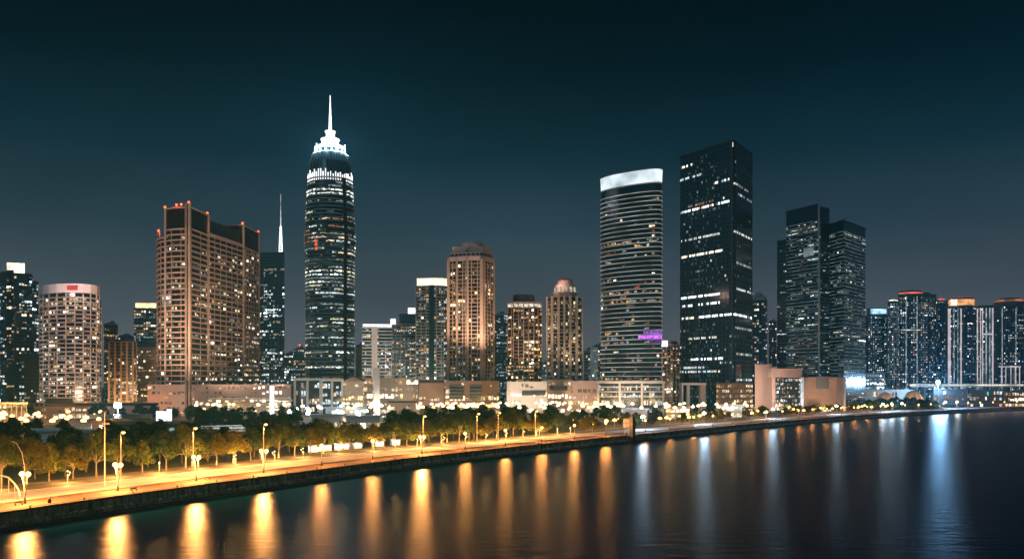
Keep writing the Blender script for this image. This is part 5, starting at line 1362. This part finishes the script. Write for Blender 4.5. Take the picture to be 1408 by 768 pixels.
# plaza lamps with extra big globes added to mimic bloom: few kinds, many copies
def globe_lamp(label, group, bulb, col, power, h=7.0, rr=.62, n=4, name="plaza_lamp"):
    r = thing(name, label, "street lamp", (0, 0, 0), group)
    b = MB(); b.path([(0, 0, 0), (0, 0, h-.6)], [.14, .09], 7)
    for i in range(n):
        a = 2*math.pi*i/n; b.path([(0, 0, h-1.0), (.8*math.cos(a), .8*math.sin(a), h-.75)], [.06, .06], 5)
    pole = b.build("pole", M['pole'], r); ch = [(pole, [])]
    for i in range(n):
        a = 2*math.pi*i/n; b = MB(); b.ball((.85*math.cos(a), .85*math.sin(a), h), rr, 0, 8, 5); ch.append((b.build("globe", M[bulb], r), []))
    b = MB(); b.ball((0, 0, h+.5), rr, 0, 8, 5); ch.append((b.build("globe", M[bulb], r), []))
    if power: ch.append((light("lamp_light", (0, 0, h), power, col, 1.6, r), []))
    return r, ch
def scatter(kind, pts, lab=None):
    r, ch = kind
    for i, p in enumerate(pts):
        if i == 0: r.location = (*p, LAND)
        else: copy_tree(r, ch, (*p, LAND), .4*i)
rg = random.Random(44)
LAMPS = []
def pick_pts(n, x0, x1, d0, d1, mind=10, minin=0):
    out = []
    for _ in range(n*30):
        if len(out) >= n: break
        p = P2(rg.uniform(x0, x1), rg.uniform(d0, d1))
        if minin and inland(*p) < minin: continue
        if all(math.dist(p, q) > mind for q in out + LAMPS): out.append(p)
    LAMPS.extend(out); return out
scatter(globe_lamp("cluster of warm globes on a post along the podium fronts", "warm globe lamps along the podiums", 'bulb_w', WRMC, 8000, 13, .85), pick_pts(110, 470, 1030, 720, 925, 9))
scatter(globe_lamp("cluster of cool white globes on a post on the supertall's plaza", "white globe lamps on the plaza", 'bulb_c', WHT, 9000, 11, .85), pick_pts(20, 396, 535, 640, 880, 14))
scatter(globe_lamp("cluster of sodium globes on a post in front of the market hall", "sodium globe lamps at the market", 'bulb_o', SOD, 9000, 9, .85), pick_pts(24, -10, 140, 560, 755, 12))
scatter(globe_lamp("cluster of warm globes on a post before the terraced podium", "warm globe lamps before the terraces", 'bulb_w', WRMC, 10000, 13, .85), pick_pts(16, 265, 400, 800, 870, 12))
scatter(globe_lamp("cluster of sodium globes on a post at the ribbed block's foot", "sodium globe lamps by the towers", 'bulb_o', SOD, 11000, 12, .85), pick_pts(16, 60, 215, 880, 925, 14))
pts = []
for k in range(46):
    s_ = lamp_s[-1] + 30 + k*17 + rg.uniform(-5, 5); p = qs(s_, rg.choice([43, 52, 62, 78]) + rg.uniform(-4, 4)); pts.append(p)
LAMPS.extend(pts)
scatter(globe_lamp("cluster of golden globes on a post among the trees of the far quay", "golden globe lamps on the far quay", 'bulb_o', (1, .46, .11), 8000, 5.5), pts)
scatter(globe_lamp("cluster of white globes on a post among the trees of the far quay", "white globe lamps on the far quay", 'bulb_c', (.66, .85, 1), 85000, 9, .8), [qs(s_px(px, 30), 30) for px in (884, 968, 1063, 1150, 1214, 1226, 1240, 1300, 1316)])  # right-hand lamps are added to broaden the pale columns on the water
# low park lamps that light the roadside trees from beneath
pts = [qs(S0 - 20 + k*19 + rg.uniform(-4, 4), 44.5 + rg.uniform(-1, 1)) for k in range(22)]
LAMPS.extend(pts)
scatter(globe_lamp("low park lamp with one small globe at the roadside trees' feet", "low park lamps on the verge", 'bulb_w', (1, .48, .13), 19000, 3.4, .22, 1, "park_lamp"), pts)

# drain lines, wall ladders, bollards
tag(strip("drain_channel", [(13.2, LAND+.045), (13.6, LAND+.045)], M['iron']), kind='structure')
tag(strip("paving_band", [(5.6, LAND+.035), (6.6, LAND+.035)], M['plaza']), kind='structure')
for k in range(14):
    s_ = S0 + 12 + k*33; p, n = qs(s_, .3), qnorm(s_); u = (n[1], -n[0]); b = MB()
    for sg in (-.35, .35): b.tube((p[0]-n[0]*.12+u[0]*sg, p[1]-n[1]*.12+u[1]*sg, 1.2), (p[0]-n[0]*.12+u[0]*sg, p[1]-n[1]*.12+u[1]*sg, LAND+.9), .07, .07, 6)
    for z in range(9): b.obox((p[0]-n[0]*.12, p[1]-n[1]*.12), u, .33, .04, 1.5+z*.36, 1.56+z*.36)
    b.obox((p[0]-n[0]*.08, p[1]-n[1]*.08), u, .75, .12, 1.4, LAND-.4)
    b.build("ladder", M['iron'], sw)
br = thing("bollard", "short dark mooring bollard on the quay edge", "bollard", (0, 0, 0), "mooring bollards along the quay edge")
b = MB(); b.lathe((0, 0), [(.30, 0), (.26, .12), (.2, .2), (.2, .55), (.34, .66), (.34, .78), (.1, .84)], 10); bb = b.build("post", M['iron'], br)
for k in range(26):
    p = qs(S0 - 22 + k*16.5, 1.5)
    if k == 0: br.location = (*p, LAND)
    else: copy_tree(br, [(bb, [])], (*p, LAND))
# ------------------------------------------------------------------ trees
def tree_mesh(seed, h, cr, nl, card, leafm, lime=False, cone=False):
    rg = random.Random(seed); b = MB()
    th = h*.30
    b.tube((0, 0, -.1), (.05, .03, th*.5), .30, .23, 7, 1 if lime else 0)
    b.path([(.05, .03, th*.5), (rg.uniform(-.2, .2), rg.uniform(-.2, .2), th), (rg.uniform(-.3, .3), rg.uniform(-.3, .3), h*.62)], [.22, .19, .07], 7)
    lobes = []
    nlb = 16
    ex, ey = rg.uniform(.8, 1.15), rg.uniform(.8, 1.15)
    for i in range(nlb):
        a = 2.4*i + rg.uniform(-.6, .6); f = (i+.5)/nlb; rr = cr*(.84*math.sqrt(f))*rg.uniform(.8, 1.12); zc = h*(.82 - .40*f**1.2) + rg.uniform(-.10, .08)*h
        if cone: rr = cr*(1-f)*.55; zc = h*(.26+.66*f)
        lx, ly = rr*math.cos(a)*ex, rr*math.sin(a)*ey
        lobes.append((lx, ly, zc, cr*(rg.uniform(.22, .46) if not cone else .22+.26*(1-f))))
        if i % 2: b.path([(0, 0, th*rg.uniform(.8, 1.2)), (lx*.5, ly*.5, (th+zc)*.52), (lx*.9, ly*.9, zc)], [.13, .09, .03], 5)
    lobes.append((rg.uniform(-.8, .8)*(not cone), rg.uniform(-.8, .8)*(not cone), h*.88, cr*(.34 if not cone else .15)))
    trunk = b.mesh("tree_trunk", [M['bark'], M['lime']])
    b = MB()
    for i in range(nl):
        lx, ly, lz, lr = rg.choice(lobes)
        while True:
            v = Vector((rg.uniform(-1, 1), rg.uniform(-1, 1), rg.uniform(-1, 1)))
            if .25 < v.length < 1: break
        v = v.normalized() * (v.length**.45)
        p = Vector((lx, ly, lz)) + Vector((v.x*lr, v.y*lr, v.z*lr*.78))
        if p.z < h*.24: continue
        nrm = (v + Vector((rg.uniform(-.8, .8), rg.uniform(-.8, .8), rg.uniform(-.3, .9)))).normalized()
        u = nrm.orthogonal().normalized(); w = nrm.cross(u); a = rg.uniform(0, 6.28); u, w = u*math.cos(a)+w*math.sin(a), w*math.cos(a)-u*math.sin(a)
        s = card*rg.uniform(.55, 1.3)
        b.face([tuple(p+u*s), tuple(p+w*s*.55+u*s*.1), tuple(p-u*s*.9), tuple(p-w*s*.55)])
    return trunk, b.mesh("tree_crown", M[leafm])
def tree_kind(name, label, group, seed, h, cr, nl, card, leafm, lime=False, cone=False):
    tr, crn = tree_mesh(seed, h, cr, nl, card, leafm, lime, cone)
    r = thing(name, label, "tree", (0, 0, -50), group)
    ch = []
    for nm, me in (("trunk", tr), ("crown", crn)):
        o = bpy.data.objects.new(nm, me); COL.objects.link(o); o.parent = r; ch.append((o, []))
    return [r, ch, False]
def put(kind, p, rz, s, label=None, z=LAND):
    r, ch, used = kind
    if not used:
        r.location = (*p, z); r.rotation_euler = (0, 0, rz); r.scale = (s, s, s); kind[2] = True
        if label: r['label'] = label
        return r
    return copy_tree(r, ch, (*p, z), rz, s, label)
rg = random.Random(91)
# 1) the lit roadside row
NEAR = [tree_kind("roadside_tree", "roadside tree", "trees of the lit roadside row", 200+i, h_, c_, n_, .34, m_, lm, i == 5) for i, (h_, c_, n_, m_, lm) in enumerate((
    (12.6, 5.8, 3400, 'leaf', True), (10.8, 5.2, 2900, 'leafy', False), (14.0, 5.4, 3600, 'leaf', False), (11.6, 6.6, 3600, 'leafy', True), (13.2, 4.8, 3000, 'leafd', False), (12.4, 5.2, 2600, 'leaf', False)))]
TREES = []
s_ = S0 - 52; i = 0
while s_ < lamp_s[-1] + 10:
    p = qs(s_, 50.5 + rg.uniform(-2.5, 3.5)); s = rg.uniform(.95, 1.32)
    lab = ("%s roadside tree from the near end, lit gold by the lamps" % order[i]) if i < 20 else "lit roadside tree of the row's far half, before the dark pillar"
    put(NEAR[rg.choice((0, 1, 2, 3, 4, 5)) if i > 5 else i], p, rg.uniform(0, 6.3), s, lab); TREES.append(p); i += 1
    s_ += rg.uniform(7.2, 10.5)
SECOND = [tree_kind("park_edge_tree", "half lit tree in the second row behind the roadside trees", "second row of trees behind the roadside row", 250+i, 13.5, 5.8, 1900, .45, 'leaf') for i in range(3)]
s_ = S0 - 70; i = 0
while s_ < lamp_s[-1] + 10:
    p = qs(s_, 66 + rg.uniform(-4, 5)); s_ += rg.uniform(9, 13)
    d_, x_ = p[1], 704 + F*p[0]/p[1]
    if 415 < x_ < 560 and rg.random() < .4: continue
    put(SECOND[i % 3], p, rg.uniform(0, 6.3), rg.uniform(.85, 1.12)); TREES.append(p); i += 1
# 2) the dark park behind
EXC = [(36, 140, 405, 480), (120, 270, 500, 645), (-60, 120, 520, 800), (140, 190, 640, 720), (205, 245, 560, 720), (270, 345, 410, 510), (415, 530, 470, 770), (530, 580, 690, 800), (612, 650, 520, 590),
       (852, 895, 640, 800), (764, 812, 700, 830), (910, 955, 740, 850), (985, 1026, 780, 880)]
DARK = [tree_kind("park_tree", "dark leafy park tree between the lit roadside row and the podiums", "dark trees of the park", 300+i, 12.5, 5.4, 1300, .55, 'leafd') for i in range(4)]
tries = n = 0
while n < 190 and tries < 20000:
    tries += 1
    d = rg.uniform(330, 830)**1.0; px = rg.uniform(-40, 1010); p = P2(px, d)
    off = inland(*p)
    if off < 74: continue
    if any(a-6 < px < c_+6 and e < d < g for a, c_, e, g in EXC): continue
    if d > 560 and rg.random() < .35: continue
    if any(math.dist(p, q) < 8.2 for q in TREES) or any(math.dist(p, q) < 4 for q in LAMPS): continue
    put(DARK[n % 4], p, rg.uniform(0, 6.3), rg.uniform(.82, 1.22)); TREES.append(p); n += 1
# 3) the far quay's lit trees
FARK = [tree_kind("quay_tree", "low golden lit tree along the far quay beyond the dark pillar", "lit trees of the far quay", 400+i, 9.0, 4.2, 650, .6, 'leafy') for i in range(3)]
s_ = lamp_s[-1] + 22; n = 0
while s_ < lamp_s[-1] + 900 and n < 84:
    p = qs(s_, rg.choice([42, 50, 60, 72, 88]) + rg.uniform(-3, 3))
    if all(math.dist(p, q) > 5.5 for q in TREES) and all(math.dist(p, q) > 2.5 for q in LAMPS):
        put(FARK[n % 3], p, rg.uniform(0, 6.3), rg.uniform(.75, 1.25)); TREES.append(p); n += 1
    s_ += rg.uniform(5, 13)
# 4) dark tree mound before the shed and the domes
b = MB(); cm = P2(1238, 1150)
vs, fs = [], []
for k, (f, z) in enumerate(((1.0, LAND-.5), (.8, LAND+5), (.5, LAND+8.5), (.15, LAND+9.5))):
    for j in range(28):
        a = 2*math.pi*j/28; vs.append((cm[0]+62*f*math.cos(a), cm[1]+26*f*math.sin(a), z))
for k in range(3):
    for j in range(28): fs.append((k*28+j, k*28+(j+1) % 28, (k+1)*28+(j+1) % 28, (k+1)*28+j))
fs.append(tuple(84+j for j in range(28))); b.faces(vs, fs)
tag(b.build("mound", M['ground'], None, True), kind='structure')
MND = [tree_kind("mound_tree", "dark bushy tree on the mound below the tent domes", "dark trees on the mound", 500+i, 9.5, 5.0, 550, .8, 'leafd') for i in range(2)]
n = 0
for _ in range(4000):
    if n >= 36: break
    a, f = rg.uniform(0, 6.3), math.sqrt(rg.random())*.95; p = (cm[0]+64*f*math.cos(a), cm[1]-6+22*f*math.sin(a))
    if inland(*p) < 40 or any(math.dist(p, q) < 7 for q in TREES): continue
    put(MND[n % 2], p, rg.uniform(0, 6.3), rg.uniform(.75, 1.1), None, LAND + 8.5*(1-f)); TREES.append(p); n += 1
